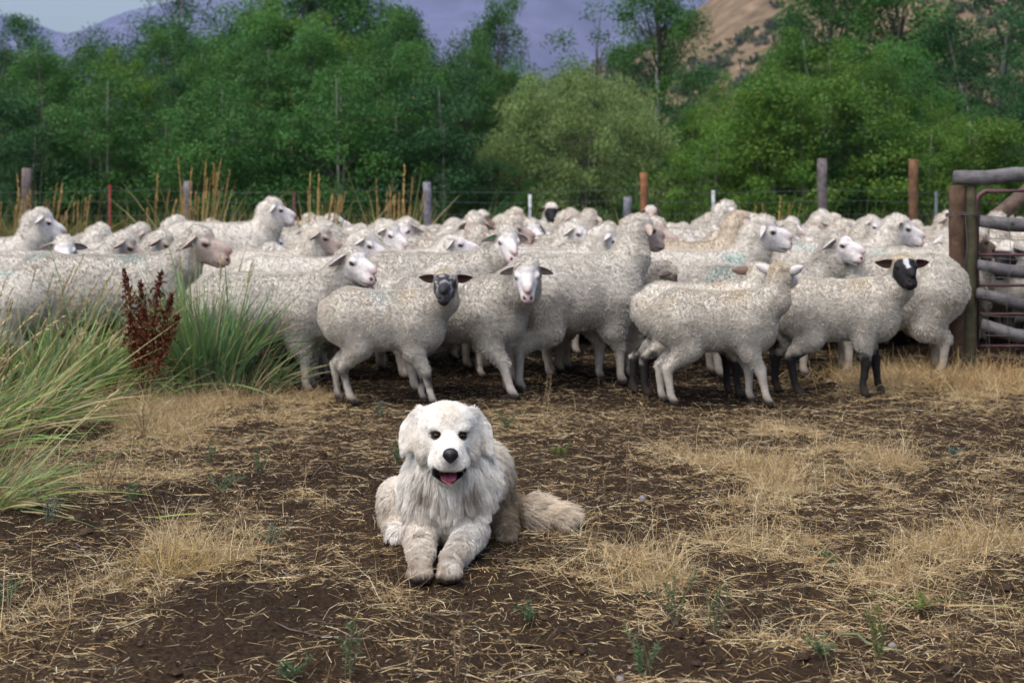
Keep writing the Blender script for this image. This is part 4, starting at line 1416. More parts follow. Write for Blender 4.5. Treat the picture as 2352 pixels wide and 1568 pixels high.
    dm = np.clip((n1 - .40) * 3, 0, 1) * dirty * (.25 + .75 * (1 - topness))
    wool = wool * (1 - .45 * dm[:, None]) + np.array([0.20, 0.155, 0.105])[None] * .45 * dm[:, None]
    if yellow:
        ym = yellow * topness * np.clip((fbm(V * 3.5, 3, 8) - .32) * 2.6, 0, 1)
        wool = wool * (1 - ym[:, None]) + wool * warm[None] * ym[:, None]
    for (mx_, my_, mz_, mr_, mc_) in marks:
        dd = np.linalg.norm((V - np.array([mx_, my_, mz_])) / np.array([1.5, 1, 1]), axis=1) / mr_
        mm = np.clip(1.25 - dd + (n2 - .5) * 1.3, 0, 1) * .42
        wool = wool * (1 - mm[:, None]) + np.array(mc_)[None] * mm[:, None]
    fc = {'white': WHITE_SKIN, 'black': BLACK_SKIN, 'mottled': np.array([0.035, 0.035, 0.04]), 'blaze': BLACK_SKIN, 'brown': np.array([0.16, 0.11, 0.085]), 'tan': np.array([0.40, 0.32, 0.28])}[face]
    fcol = np.ones((NV, 1)) * fc[None]
    if face in ('mottled', 'blaze'):
        if face == 'blaze':
            w = np.clip((.017 - np.abs(q[:, 1] + .004) + (n2 - .5) * .03) / .006, 0, 1) * (q[:, 0] > .03) * (q[:, 0] < .135) * (q[:, 2] > -.01)
        else:
            w = np.clip((fbm(q * 46, 3, 12) - .46) * 8, 0, 1) * np.clip((.14 - q[:, 0]) / .05, 0, 1) * .62
        fcol = fcol * (1 - w[:, None]) + np.array([0.45, 0.45, 0.47])[None] * w[:, None]
    else:
        # pink nose, darker mouth line and nostrils, eye rims
        pk = np.clip((q[:, 0] - .152) / .02, 0, 1)
        fcol = fcol * (1 - .45 * pk[:, None]) + fcol * np.array([.62, .36, .34])[None] * .45 * pk[:, None] * 1.4
        for s in (1, -1):
            e = np.linalg.norm((q - np.array([.046, s * .060, .013])) / np.array([1.35, 1.2, 1]), axis=1)
            rim = np.clip((.018 - e) / .006, 0, 1)
            fcol = fcol * (1 - rim[:, None]) + np.array([0.05, 0.035, 0.03])[None] * rim[:, None]
    for s in (1, -1):
        e = np.linalg.norm((q - np.array([.181, s * .017, -.028])) / np.array([1.2, .6, .8]), axis=1)
        k = np.clip((.016 - e) / .005, 0, 1)[:, None]
        fcol = fcol * (1 - k) + np.array([0.05, 0.025, 0.025])[None] * k
    k = (np.clip((.005 - np.abs(q[:, 2] + .066)) / .003, 0, 1) * np.clip((q[:, 0] - .10) / .02, 0, 1))[:, None] * .7
    fcol = fcol * (1 - k) + np.array([0.06, 0.035, 0.03])[None] * k
    lc = {'white': np.array([0.42, 0.375, 0.33]), 'black': np.array([0.018, 0.016, 0.016]), 'mottled': np.array([0.40, 0.36, 0.32])}[legs]
    lcol = lc[None] * (0.7 + .6 * n2[:, None])
    if legs == 'mottled':
        w = np.clip((fbm(V * np.array([26, 26, 16]), 3, 15) - .46) * 7, 0, 1) * np.clip((.26 - V[:, 2]) / .1, 0, 1)
        lcol = lcol * (1 - w[:, None]) + BLACK_SKIN[None] * w[:, None]
    mud = np.clip((.07 - V[:, 2]) / .04, 0, 1)[:, None] * .55
    lcol = lcol * (1 - mud) + np.array([0.075, 0.05, 0.035])[None] * mud
    hoof = (V[:, 2] < .032)[:, None]
    lcol = np.where(hoof, np.array([[0.045, 0.035, 0.03]]), lcol)
    sm = np.clip((hz + .03 - V[:, 2] + (n2 - .5) * .22) / .035, 0, 1) if legs == 'black' else legm
    colr = wool * (1 - sm[:, None]) + lcol * sm[:, None]
    colr = colr * (1 - facem[:, None]) + fcol * facem[:, None]
    # ears, part of the same mesh
    ecol = fc if face not in ('blaze', 'mottled') else BLACK_SKIN * 1.6
    EV, EF, EC = [], [], []
    for s in (1, -1):
        ev, ef, ins = ear_geo(earl, earw, s, eard, .22)
        ev = ev + np.array([-.028, s * .056, .030])
        EV.append((ev * 1.0) @ Rm.T + H)
        EF.append(ef + NV + ne)
        ne += len(ev)
        inc = ecol * .45 + np.array([0.16, 0.075, 0.06]) * .55 if face in ('white', 'tan') else np.array([0.085, 0.04, 0.032])
        outc = ecol * .82 if face == 'white' else ecol
        EC.append(ins[:, None] * inc[None] + (1 - ins[:, None]) * outc[None])
    VV = np.concatenate([V] + EV).astype(np.float32)
    FF = np.concatenate([F] + EF)
    CC = np.concatenate([colr] + EC)
    o = link('sheep', mesh_np('sheep', VV, FF, M_BODY, CC))

    # fleece
    short = np.clip(1 - sm * .9, 0, 1) * (1 - bare) * (1 - facem)
    wt = np.where(facem > .4, 0, 1) * np.where(V[:, 2] < hz * .86, 0.0, np.where(V[:, 2] < hz, .7, 1)) * (.15 + .85 * (1 - bare))
    p, nr_, T, bc = sample_mesh(V, F, wt.astype(np.float32), strands)
    vn = vert_normals(V, F)
    nr_ = np.einsum('nk,nkd->nd', bc, vn[T])
    nr_ /= np.linalg.norm(nr_, axis=1, keepdims=True) + 1e-9
    hc_ = np.einsum('nk,nkd->nd', bc, colr[T])
    sh = np.einsum('nk,nk->n', bc, np.clip(short[T], 0.22, 1))
    hd = np.einsum('nk,nk->n', bc, ishead[T].astype(np.float32))
    ln = wool_len * sh * (1 - .35 * hd) * rng.uniform(.75, 1.25, strands)
    # fleece parts into upright folds
    fold = np.clip((fbm(p * (np.array([25, 25, 5.5]) if not lamb else np.array([42, 42, 12])), 3, 20) - .30) * 2.6, 0, 1)
    ln = ln * (.55 + .60 * fold)
    cs = np.array([.014, .014, .034]) if not lamb else np.array([.011, .011, .022])
    wv = p + (np.stack([fbm(p * 13, 2, 17), fbm(p * 13, 2, 18), fbm(p * 13, 2, 19)], 1) - .5) * .07
    ci = np.floor(wv / cs).astype(np.int64)
    hh = hash3(ci)
    cc = (ci + .5 + (hh - .5) * .6) * cs
    down = np.array([0, 0, -1.0]) * (.42 if not lamb else .30)
    d = nr_ * .75 + down + (hh - .5) * (.12 if not lamb else .10) + rng.normal(0, .13, (strands, 3))
    dn = d - nr_ * np.minimum(np.sum(d * nr_, 1, keepdims=True) - .25, 0)
    dn /= np.linalg.norm(dn, axis=1, keepdims=True)
    tip = p + dn * ln[:, None]
    pull = (cc - p)
    pull -= nr_ * np.sum(pull * nr_, 1, keepdims=True)
    tip += pull * (.22 if not lamb else .12) * (sh[:, None])
    mid = p + nr_ * (ln * .55)[:, None] + pull * .12 + rng.normal(0, .0015, (strands, 3))
    P3 = np.stack([p - nr_ * .003, p * .4 + mid * .6, mid * .45 + tip * .55 + nr_ * .002, tip + (hh - .5) * ln[:, None] * .3], 1)
    P3[..., 2] = np.maximum(P3[..., 2], .004)
    cv = hc_ * (.95 + .10 * hash3(ci, 3)[:, :1]) * (.88 + .15 * fold[:, None]) * rng.uniform(.94, 1.06, (strands, 1))  # strands darker in the partings: groove shade put into the wool colour
    r0 = np.full(strands, woolr) * rng.uniform(.7, 1.2, strands)
    hair('fleece', P3, r0, r0 * .5, cv, M_WOOL, o)
    # eyes
    if fine:
        for s in (1, -1):
            e = link('eye', SHEEP_EYE, o)
            e.location = Vector([float(z) for z in hw((.046, s * .0575, .013))])
            e.rotation_euler = Matrix(rot_head(hyaw + s * .25, hpitch, roll).tolist()).to_euler()
            e.scale = (hs, hs * .9, hs * .8)
    if tagc is not None:
        side, tc_ = tagc
        m = MB()
        b0 = hw((-.05, side * (.056 + earl * .45), .030 - eard * earl * .4))
        ax_ = Rm @ np.array([1.0, 0, 0], np.float32)
        up_ = Rm @ np.array([0, 0, 1.0], np.float32)
        sd_ = Rm @ np.array([0, 1.0, 0], np.float32)
        k0 = b0 + ax_ * .026
        vs = [k0 + sd_ * a * .013 + up_ * b_ * .017 + ax_ * c * .0018 for c in (0, 1) for (a, b_) in ((-1, -1.2), (1, -1.2), (1, .6), (-1, .6))]
        m.add(vs, [(0, 1, 2, 3), (7, 6, 5, 4), (0, 4, 5, 1), (1, 5, 6, 2), (2, 6, 7, 3), (3, 7, 4, 0)], None, tc_)
        m.build('ear_tag', M_METAL, o, smooth=False)
    return o
# ------------------------------------------------------------------ the flock, front sheep one by one
TEAL = (0.10, 0.30, 0.30)
PALEBLUE = (0.33, 0.42, 0.44)
GREEN_TAG, YEL_TAG, RED_TAG = (0.10, 0.45, 0.10), (0.5, 0.45, 0.05), (0.55, 0.08, 0.05)
FLOCK = 'sheep at the front of the flock'


def place(px, d, yaw, sc, label, cat='sheep', **kw):
    """px reads the middle of the body; yaw 0 faces right, -90 degrees the camera. hyaw is given in the same world terms"""
    kw['hyaw'] = R(kw.get('hyaw', yaw) - yaw)
    if 'hpitch' in kw: kw['hpitch'] = R(kw['hpitch'])
    o = make_sheep(**kw)
    o.location = (gx(px, d), d, 0)
    o.rotation_euler = (0, 0, R(yaw))
    o.scale = (sc, sc, sc)
    return tag(o, label, cat, FLOCK)


LAMB = dict(lamb=True, L=.325, cz=.45, rz=.158, ry=.138, wool_len=.0085, strands=36000, hs=.86, dirty=.4, yellow=.8, earl=.112, earw=.064, eard=.06, poll=.35, woolr=.0011)
place(882, 7.62, -8, 1.0, 'lamb with a mottled black face turned to the camera, directly left above the dog head', 'lamb',
      **{**LAMB, 'head': (.345, -.055, .655), 'hyaw': -92, 'hpitch': 18, 'face': 'mottled', 'legs': 'mottled', 'stance': (.02, .10, -.05, .06), 'marks': ((.0, -.05, .56, .07, PALEBLUE),)})
place(1640, 7.58, -4, 1.0, 'white lamb seen from its side with head turned away, nearest on the right', 'lamb',
      **{**LAMB, 'head': (.36, .03, .69), 'hyaw': 55, 'hpitch': -2, 'face': 'white', 'legs': 'white', 'stance': (.02, .10, -.05, .0), 'yellow': 1.0, 'eard': -.35})
place(1600, 7.95, 0, 1.02, 'lamb with black hind legs, mostly hidden behind the white lamb with head turned away', 'lamb',
      **{**LAMB, 'head': (.345, .03, .66), 'hyaw': 75, 'hpitch': 5, 'face': 'brown', 'legs': 'black', 'stance': (.0, .04, -.12, -.06), 'strands': 15000})
place(1918, 7.95, -6, 1.06, 'black faced lamb with a white blaze and black legs, left of the corral post', 'lamb',
      **{**LAMB, 'head': (.345, -.05, .675), 'hyaw': -88, 'hpitch': 16, 'face': 'blaze', 'legs': 'black', 'stance': (.06, -.04, -.08, .02)})
EWE = dict(L=.45, cz=.51, rz=.20, ry=.20, wool_len=.014, strands=30000, woolr=.0013)
place(1052, 8.0, -22, .98, 'white faced ewe facing the camera with drooping ears, behind the mottled lamb',
      **{**EWE, 'L': .40, 'cz': .485, 'rz': .185, 'head': (.47, -.12, .705), 'hyaw': -88, 'hpitch': 33, 'stance': (.05, .16, 0, .05), 'dirty': .7, 'poll': .9, 'eard': .32, 'earl': .10})
place(1315, 8.35, 22, 1.0, 'large ewe turned away to the right, between facing ewe and the right lambs',
      **{**EWE, 'cz': .545, 'rz': .225, 'ry': .225, 'L': .42, 'head': (.46, .02, .90), 'hyaw': 34, 'hpitch': 18, 'dirty': .6, 'face': 'tan', 'stance': (0, .04, -.04, -.10), 'strands': 28000})
place(985, 9.15, 3, 1.0, 'ewe with a green ear tag gazing over the backs of the facing ewe',
      **{**EWE, 'cz': .54, 'rz': .2, 'head': (.50, -.06, .82), 'hyaw': -72, 'hpitch': 28, 'tagc': (-1, GREEN_TAG), 'marks': ((-.2, -.12, .62, .05, (0.25, 0.2, 0.16)),), 'eard': .22})
place(612, 8.15, -6, .98, 'white faced ewe looking right with red tagged ear, left of the mottled lamb',
      **{**EWE, 'L': .45, 'cz': .48, 'rz': .195, 'head': (.53, -.06, .755), 'hyaw': -38, 'hpitch': 22, 'tagc': (1, RED_TAG), 'stance': (.0, .02, .0, .0), 'poll': .6})
place(228, 8.75, 2, 1.04, 'big ewe in profile facing right behind the rusty dock, with teal marks on its back',
      **{**EWE, 'L': .52, 'cz': .51, 'rz': .205, 'head': (.60, -.03, .785), 'hyaw': -8, 'hpitch': 20, 'face': 'tan', 'marks': ((.2, -.07, .70, .06, TEAL), (-.34, -.04, .70, .05, TEAL)), 'hs': 1.06})
place(-60, 8.55, 182, .98, 'ewe cut by the left edge, its back behind the tall seed heads', **{**EWE, 'L': .46, 'cz': .47, 'head': (.52, .0, .72), 'hyaw': 182, 'hpitch': 35, 'marks': ((-.2, .08, .66, .05, TEAL),), 'strands': 15000})
place(2035, 8.9, 177, 1.0, 'large shaggy ewe facing left behind the black faced lamb, its rump beside the corral post',
      **{**EWE, 'L': .47, 'cz': .51, 'rz': .225, 'ry': .22, 'wool_len': .019, 'head': (.55, -.05, .60), 'hyaw': 165, 'hpitch': 45, 'dirty': .9, 'marks': ((.25, .1, .70, .04, TEAL),), 'strands': 28000})
place(1580, 9.3, 6, 1.0, 'ewe in profile with green tag and turquoise shoulder mark, facing right behind the lambs',
      **{**EWE, 'L': .47, 'cz': .54, 'rz': .205, 'head': (.50, .0, .865), 'hyaw': 2, 'hpitch': 14, 'tagc': (-1, GREEN_TAG), 'marks': ((.28, -.12, .70, .07, TEAL),), 'hs': 1.08, 'strands': 18000})
place(1750, 8.75, 8, .97, 'ewe with pale face half turned to the camera, left of the blazed lamb',
      **{**EWE, 'cz': .50, 'rz': .19, 'head': (.50, -.05, .83), 'hyaw': -42, 'hpitch': 18, 'marks': ((-.30, -.1, .66, .06, TEAL),), 'wool_len': .019, 'poll': .35, 'hs': .95, 'dirty': .7})
place(1560, 10.0, 4, 1.04, 'brownish woolly ewe looking away, left of the turquoise marked ewe',
      **{**EWE, 'cz': .55, 'head': (.42, .02, .86), 'hyaw': 28, 'hpitch': 20, 'browner': .8, 'face': 'tan', 'strands': 15000})
place(1900, 10.3, 4, 1.03, 'white faced ewe looking right with ears up, above the back of the pale faced ewe', **{**EWE, 'cz': .545, 'head': (.52, .0, .84), 'hyaw': -6, 'hpitch': 24, 'eard': .0, 'strands': 15000, 'marks': ((-.2, -.1, .7, .06, TEAL),)})
place(2075, 9.9, 4, 1.0, 'ewe with brown ears whose head is half hidden by the corral post', **{**EWE, 'cz': .54, 'head': (.52, .02, .79), 'hyaw': 10, 'hpitch': 30, 'face': 'brown', 'marks': ((-.2, -.12, .7, .06, TEAL),), 'strands': 15000})
place(10, 9.5, -4, .98, 'pale faced sheep staring at the camera near the left edge', **{**EWE, 'cz': .52, 'head': (.45, -.08, .765), 'hyaw': -66, 'hpitch': 28, 'strands': 15000, 'eard': .12, 'poll': .8})
place(-50, 10.8, 6, 1.05, 'round woolly head at the left edge, behind the staring sheep', **{**EWE, 'cz': .54, 'head': (.44, .02, .86), 'hyaw': 20, 'hpitch': 30, 'strands': 10000})
place(120, 10.0, 2, 1.0, 'woolly sheep facing right with a dark ear, second head left of the big profile ewe', **{**EWE, 'cz': .51, 'head': (.50, .0, .75), 'hyaw': 8, 'hpitch': 36, 'face': 'tan', 'strands': 15000})
place(215, 10.3, 0, 1.0, 'woolly sheep facing right, head just left of the big profile ewe', **{**EWE, 'cz': .51, 'head': (.50, .0, .755), 'hyaw': -6, 'hpitch': 32, 'face': 'tan', 'strands': 15000})
place(300, 11.2, 0, 1.0, 'sheep with a green tag looking right, behind the neck of the big profile ewe', **{**EWE, 'cz': .52, 'head': (.47, .0, .79), 'hyaw': -16, 'hpitch': 26, 'tagc': (-1, YEL_TAG), 'strands': 9000})
place(60, 9.0, 6, .9, 'dark brown eared sheep with lowered head behind the big profile ewe rump', **{**EWE, 'cz': .50, 'head': (.46, -.02, .73), 'hyaw': -4, 'hpitch': 42, 'face': 'brown', 'strands': 9000})
place(505, 12.2, 8, 1.08, 'tall ewe with its head raised above all others left of centre', **{**EWE, 'cz': .60, 'rz': .2, 'head': (.42, .02, .90), 'hyaw': 16, 'hpitch': 22, 'strands': 10000})
place(590, 10.4, 2, 1.0, 'sheep in profile behind the red tagged ewe, ear dark against grey wool', **{**EWE, 'cz': .50, 'head': (.46, .0, .80), 'hyaw': -2, 'hpitch': 30, 'face': 'tan', 'strands': 11000, 'browner': .2})
place(690, 9.7, 3, .98, 'sheep facing right directly above the red tagged ewe head', **{**EWE, 'cz': .50, 'head': (.45, .0, .79), 'hyaw': -10, 'hpitch': 32, 'strands': 11000})
place(770, 10.9, 0, 1.0, 'sheep with a bare white cheek, right of the sheep above the red tagged ewe', **{**EWE, 'cz': .50, 'head': (.42, -.02, .81), 'hyaw': -30, 'hpitch': 34, 'strands': 9000})
place(900, 10.6, 2, 1.0, 'white headed sheep stretching its nose right, low between the backs left of centre', **{**EWE, 'cz': .50, 'head': (.47, .0, .73), 'hyaw': -6, 'hpitch': 12, 'poll': .2, 'strands': 9000})
place(1240, 9.9, 3, 1.0, 'sheep with a pale green ear tag, head left of the large turned away ewe', **{**EWE, 'cz': .53, 'head': (.46, .02, .80), 'hyaw': 12, 'hpitch': 40, 'tagc': (-1, (0.4, 0.5, 0.4)), 'strands': 11000})
place(1190, 11.3, 0, 1.0, 'white bare faced sheep looking right above the back of the green tagged ewe', **{**EWE, 'cz': .50, 'head': (.45, -.02, .80), 'hyaw': -20, 'hpitch': 26, 'poll': .2, 'strands': 9000})
place(1270, 15.4, 92, 1.0, 'black faced sheep far back, right of the left pale tipped post', **{**EWE, 'cz': .52, 'head': (.30, .0, .91), 'hyaw': -86, 'hpitch': 40, 'face': 'black', 'legs': 'black', 'strands': 6000, 'fine': False, 'woolr': .0035, 'poll': .4})
place(1010, 14.6, 5, 1.0, 'grey faced sheep far back, right of the slim grey post', **{**EWE, 'cz': .52, 'head': (.44, .0, .83), 'hyaw': -25, 'hpitch': 30, 'face': 'brown', 'strands': 6000, 'fine': False, 'woolr': .0035})
place(1505, 16.5, 95, .95, 'pinkish faced sheep far back with ears spread, right of the reddish post', **{**EWE, 'cz': .52, 'head': (.30, .0, .92), 'hyaw': -90, 'hpitch': 30, 'face': 'tan', 'strands': 5000, 'fine': False, 'woolr': .0035, 'poll': .1})
place(1560, 12.7, 6, 1.06, 'tall woolly head far back below the right pale tipped post', **{**EWE, 'cz': .56, 'head': (.42, .02, .89), 'hyaw': 20, 'hpitch': 30, 'strands': 8000, 'fine': False, 'woolr': .0032})
place(2430, 10.0, 186, 1.0, 'black headed sheep behind the corral rails, facing left', **{**EWE, 'cz': .52, 'L': .44, 'head': (.42, .10, .70), 'hyaw': 215, 'hpitch': 45, 'face': 'black', 'legs': 'black', 'strands': 9000, 'poll': .3})
place(2390, 11.4, 4, 1.0, 'white sheep with its back seen between the upper corral rails', **{**EWE, 'cz': .53, 'head': (.46, .0, .78), 'hyaw': 10, 'hpitch': 40, 'strands': 9000})

# ------------------------------------------------------------------ the packed rows behind
FAR = dict(L=.46, cz=.50, rz=.195, ry=.20, wool_len=.016, strands=11000, fine=False, woolr=.0024)
protos = []
for (hx, hy, hz, yw, pt, fc, po) in [(.50, 0, .73, -5, 32, 'white', 1), (.46, .02, .74, 14, 38, 'tan', 1.1), (.48, -.05, .75, -40, 30, 'white', .8), (.44, .0, .79, 5, 26, 'tan', 1.1), (.50, .05, .68, 40, 45, 'tan', 1.1),
                                     (.52, .03, .69, 25, 50, 'white', 1), (.46, -.07, .77, -75, 30, 'white', .9), (.48, .0, .74, -12, 20, 'white', .3), (.42, .04, .79, 60, 34, 'tan', 1.1), (.50, .0, .70, 2, 55, 'brown', 1.0)]:
    protos.append(make_sheep(**{**FAR, 'head': (hx, hy, hz), 'hyaw': R(yw), 'hpitch': R(pt), 'face': fc, 'poll': po, 'browner': .5 if fc == 'brown' else .25 if hz > .78 else 0.0}))
BACK = 'sheep packed in the back rows of the flock'
taken = [(o.location.x, o.location.y) for o in col.objects if o.parent is None and o.get('category') in ('sheep', 'lamb')]
taken += []
spots = []
yy = 8.75
row = 0
while yy < 16.6:
    xl_, xr_ = gx(-170, yy), gx(2520, yy)
    x = xl_ + rng.uniform(0, .6)
    while x < xr_:
        spots.append((x + rng.normal(0, .12), yy + rng.normal(0, .12)))
        x += rng.uniform(.54, .80)
    yy += .44
    row += 1
first = set()
for (x, y) in spots:
    if any(abs(x - a) < .62 and abs(y - b_) < .40 for a, b_ in taken): continue
    # keep the corral post line and the reeds clear
    if abs(x - gx(2215, 9.0)) < .3 and y < 9.6: continue
    if y < 10.1 and x > gx(2130, y): continue
    if y < 12 and x > gx(2240, y) and rng.random() < .3: continue
    if x < gx(560, y) and y > 13.2: continue
    k = int(rng.integers(0, len(protos)))
    if y < 9.6: k = int(rng.choice([4, 5, 9]))
    yaw = R(rng.choice([rng.normal(2, 16), rng.normal(0, 16), rng.normal(178, 20), rng.normal(-40, 25)], p=[.45, .35, .12, .08]))
    s = rng.uniform(.88, 1.08) if y > 9.6 else rng.uniform(.84, .92)
    if k not in first:
        o = protos[k]
        first.add(k)
        o.location, o.rotation_euler, o.scale = (x, y, 0), (0, 0, yaw), (s, s, s)
    else:
        o = copy_tree(protos[k], (x, y, 0), yaw, s)
    px = x * FPX / y + 1176
    mk = min(LMARK, key=lambda q: abs(q[0] - px))[1]
    fw = 'left' if math.cos(yaw) < -.5 else 'right' if math.sin(yaw) > -.45 else 'half forward'
    rw = 'second row' if y < 9.6 else 'nearer back rows' if y < 11 else 'middle rows' if y < 12.6 else 'back rows' if y < 14.4 else 'farthest rows'
    tag(o, 'woolly sheep facing %s in the %s, below %s' % (fw, rw, mk), 'sheep', BACK)
# ------------------------------------------------------------------ the dog, lying with paws towards the camera
def make_dog():
    HC = np.array([.021, .225, .404], np.float32)
    yaw = R(6)
    Rm = np.array(Matrix.Rotation(yaw, 3, 'Z') @ Matrix.Rotation(R(2), 3, 'Y'), np.float32)
    Ri = Rm.T

    def loc(p): return ((p - HC) @ Rm).astype(np.float32)

    def hw(q): return HC + Rm @ np.asarray(q, np.float32)

    def upper(q):
        d = ell(q, (0, .01, .0), (.092, .098, .076))
        d = smin(d, ell(q, (0, -.035, .025), (.070, .062, .046)), .03)                 # forehead
        for s in (1, -1):
            d = smin(d, ell(q, (s * .056, -.012, -.050), (.046, .058, .052)), .03)       # cheeks
            d = smin(d, ell(q, (s * .0385, -.080, .0155), (.022, .018, .010)), .018)      # brows
        d = smin(d, cone(q, (0, -.055, -.040), (0, -.145, -.060), .058, .043), .028)
        for s in (1, -1):
            d = smin(d, ell(q, (s * .030, -.120, -.082), (.033, .052, .034)), .016)     # flews
        d = np.maximum(d, -ell(q, (0, -.19, -.088), (.0022, .03, .018)))
        return d

    def lower(q):
        d = smin(cone(q, (0, -.02, -.112), (0, -.112, -.132), .046, .022), ell(q, (0, -.085, -.122), (.048, .045, .020)), .015)
        return d

    def headf(p):
        q = loc(p)
        d = upper(q)
        # open mouth with corners drawn up into a smile
        zc = -.121 + 7.5 * q[:, 0] ** 2
        cav = np.maximum(np.abs(q[:, 2] - zc) - .0135 * np.clip((-q[:, 1] - .030) / .05, 0, 1), np.abs(q[:, 0]) - .047)
        cav = np.maximum(cav, q[:, 1] + .045)
        lj = np.maximum(lower(q), -cav)
        d = np.maximum(d, -cav)
        d = smin(d, lj, .006)
        for s in (1, -1):
            d = np.maximum(d, -ell(q, (s * .0375, -.098, -.006), (.0125, .014, .0095)))
            # ears: flat triangular lobes hanging at the sides, turned half to the front
            e = q - np.array([s * .109, .016, -.013], np.float32)
            A = np.array([-s * (.36 if s < 0 else .40), .05, .93], np.float32)
            A /= np.linalg.norm(A)
            Nn = np.array([s * .55, -.80, .15], np.float32)
            Nn -= A * (Nn @ A)
            Nn /= np.linalg.norm(Nn)
            B = np.cross(A, Nn)
            ea, eb, en = e @ A, e @ B, e @ Nn
            t = np.clip((ea + .07) / .14, 0, 1)
            wd = np.interp(t, [0, .2, .5, .8, 1], [.35, .80, 1.05, .85, .7])
            fl = ell(np.stack([ea, eb / wd, en + 4.0 * eb ** 2 + .010 * np.sin(t * 3.1)], 1), (0, 0, 0), (.080, .050, .0105))
            d = smin(d, fl, .020)
        return d

    def bodyf(p):
        d = cone(p, (.03, .33, .185), (.085, .70, .16), .122, .135)
        d = smin(d, ell(p, (.028, .285, .205), (.104, .112, .170)), .06)
        d = smin(d, cone(p, (.026, .30, .27), (.016, .255, .375), .112, .085), .06)
        d = smin(d, ell(p, (.128, .62, .118), (.074, .175, .128)), .04)        # right haunch
        d = smin(d, ell(p, (-.158, .575, .098), (.066, .12, .080)), .03)      # left thigh and knee
        d = smin(d, cone(p, (-.165, .52, .05), (-.145, .40, .03), .045, .032), .03)
        d = smin(d, cone(p, (.175, .56, .05), (.20, .42, .028), .05, .032), .03)
        # tail laid out along the ground to the right
        tl = [(.14, .78, .10, .05), (.20, .70, .055, .044), (.30, .63, .048, .045), (.375, .60, .042, .036)]
        for a, b_ in zip(tl[:-1], tl[1:]):
            d = smin(d, cone(p, a[:3], b_[:3], a[3], b_[3]), .03)
        for s in (1, -1):
            x0 = s
            e = cone(p, (.024 + s * .080, .29, .225), (.014 + s * .076, .235, .10), .062, .050)
            e = smin(e, cone(p, (.014 + s * .076, .235, .072), (s * .047 - .002, .045, .046), .047, .033), .03)
            e = smin(e, ell(p, (s * .044 - .004, -.018, .034), (.034, .060, .033)), .02)
            for k in range(4):
                tx = s * .044 - .004 + (k - 1.5) * .0175
                e = smin(e, ell(p, (tx, -.072 + .010 * abs(k - 1.5), .023), (.0115, .024, .021)), .006)
            d = smin(d, e, .022)
        return np.maximum(d, .004 - p[:, 2])

    def full(p):
        return smin(bodyf(p), headf(p), .02)
    V, F = nets(full, (-.30, -.13, -.01), (.50, .98, .50), .0125)
    q = loc(V)
    core = (q[:, 1] < .085) & (q[:, 2] > -.165) & (np.abs(q[:, 0]) < .17)
    deep = (q[:, 1] < .065) & (q[:, 2] > -.145) & (np.abs(q[:, 0]) < .16)
    F = F[~deep[F].any(1)]
    bb = np.stack([hw((a, b_, c)) for a in (-.165, .165) for b_ in (-.20, .085) for c in (-.165, .10)])
    Vh, Fh = nets(full, bb.min(0), bb.max(0), .0048)
    qh = loc(Vh)
    kh = (qh[:, 1] < .085) & (qh[:, 2] > -.165) & (np.abs(qh[:, 0]) < .165)
    F = np.concatenate([F, Fh[kh[Fh].all(1)] + len(V)])
    V = np.concatenate([V, Vh])
    used = np.zeros(len(V), bool)
    used[F.ravel()] = True
    rm = np.cumsum(used) - 1
    V, F = V[used], rm[F]
    q = loc(V)
    hd = headf(V) < bodyf(V) + .003
    # colour
    n1 = fbm(V * 9, 4, 3)
    n2 = fbm(V * 30, 3, 4)
    c = np.array([0.84, 0.81, 0.755])[None] * (.93 + .14 * n1[:, None])
    tan = np.array([0.40, 0.335, 0.26])

    def stain(m, k):
        nonlocal c
        m = np.clip(m, 0, 1)[:, None]
        k = np.asarray(k)
        c = c * (1 - m) + (k if k.ndim == 2 else k[None]) * m
    front = (V[:, 1] < .36) & ~hd
    stain(np.where(front, np.clip((.22 - V[:, 2]) / .14, 0, 1) * np.clip((n1 - .22) * 2.8, 0, 1) * .72, 0), tan * (.7 + .6 * n2[:, None]))
    stain(np.where(~hd, np.exp(-((V[:, 2] - .205) / .06) ** 2) * np.exp(-((np.abs(V[:, 0] - .02) - .065) / .04) ** 2) * np.clip((n2 - .22) * 4, 0, 1) * .9, 0) * front, (0.22, 0.165, 0.11))
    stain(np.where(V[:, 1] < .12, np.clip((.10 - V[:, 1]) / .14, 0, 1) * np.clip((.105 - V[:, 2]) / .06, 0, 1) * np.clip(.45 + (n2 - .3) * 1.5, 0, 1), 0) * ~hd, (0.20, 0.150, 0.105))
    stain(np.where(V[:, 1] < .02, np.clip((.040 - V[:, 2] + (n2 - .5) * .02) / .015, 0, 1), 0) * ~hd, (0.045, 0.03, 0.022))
    rear = np.clip((V[:, 1] - np.where(V[:, 0] > .12, .34, .40)) / .06, 0, 1) * ~hd
    stain(rear * .45, (0.50, 0.41, 0.30))
    stain(rear * (V[:, 0] > .07) * (V[:, 0] < .26) * np.clip((.24 - V[:, 2]) / .1, 0, 1) * .9, (0.235, 0.17, 0.105))
    stain(rear * (V[:, 0] < -.05) * np.clip((.15 - V[:, 2]) / .1, 0, 1) * .6, (0.36, 0.28, 0.20))
    tailm = np.clip((V[:, 0] - .24) / .05, 0, 1)
    c = c * (1 - tailm[:, None]) + np.array([0.70, 0.60, 0.48])[None] * tailm[:, None]
    # face: creamy brow, tear stains, dark lips and eye rims
    hm = hd.astype(float)
    stain(hm * .30 * np.clip((q[:, 2] - .0) / .05, 0, 1) * (np.abs(q[:, 0]) < .03), (0.62, 0.53, 0.40))
    stain(hm * .4 * np.exp(-((q[:, 2] + .05) / .035) ** 2) * np.clip((np.abs(q[:, 0]) - .062) / .03, 0, 1) * (np.abs(q[:, 0]) < .12), (0.55, 0.45, 0.32))
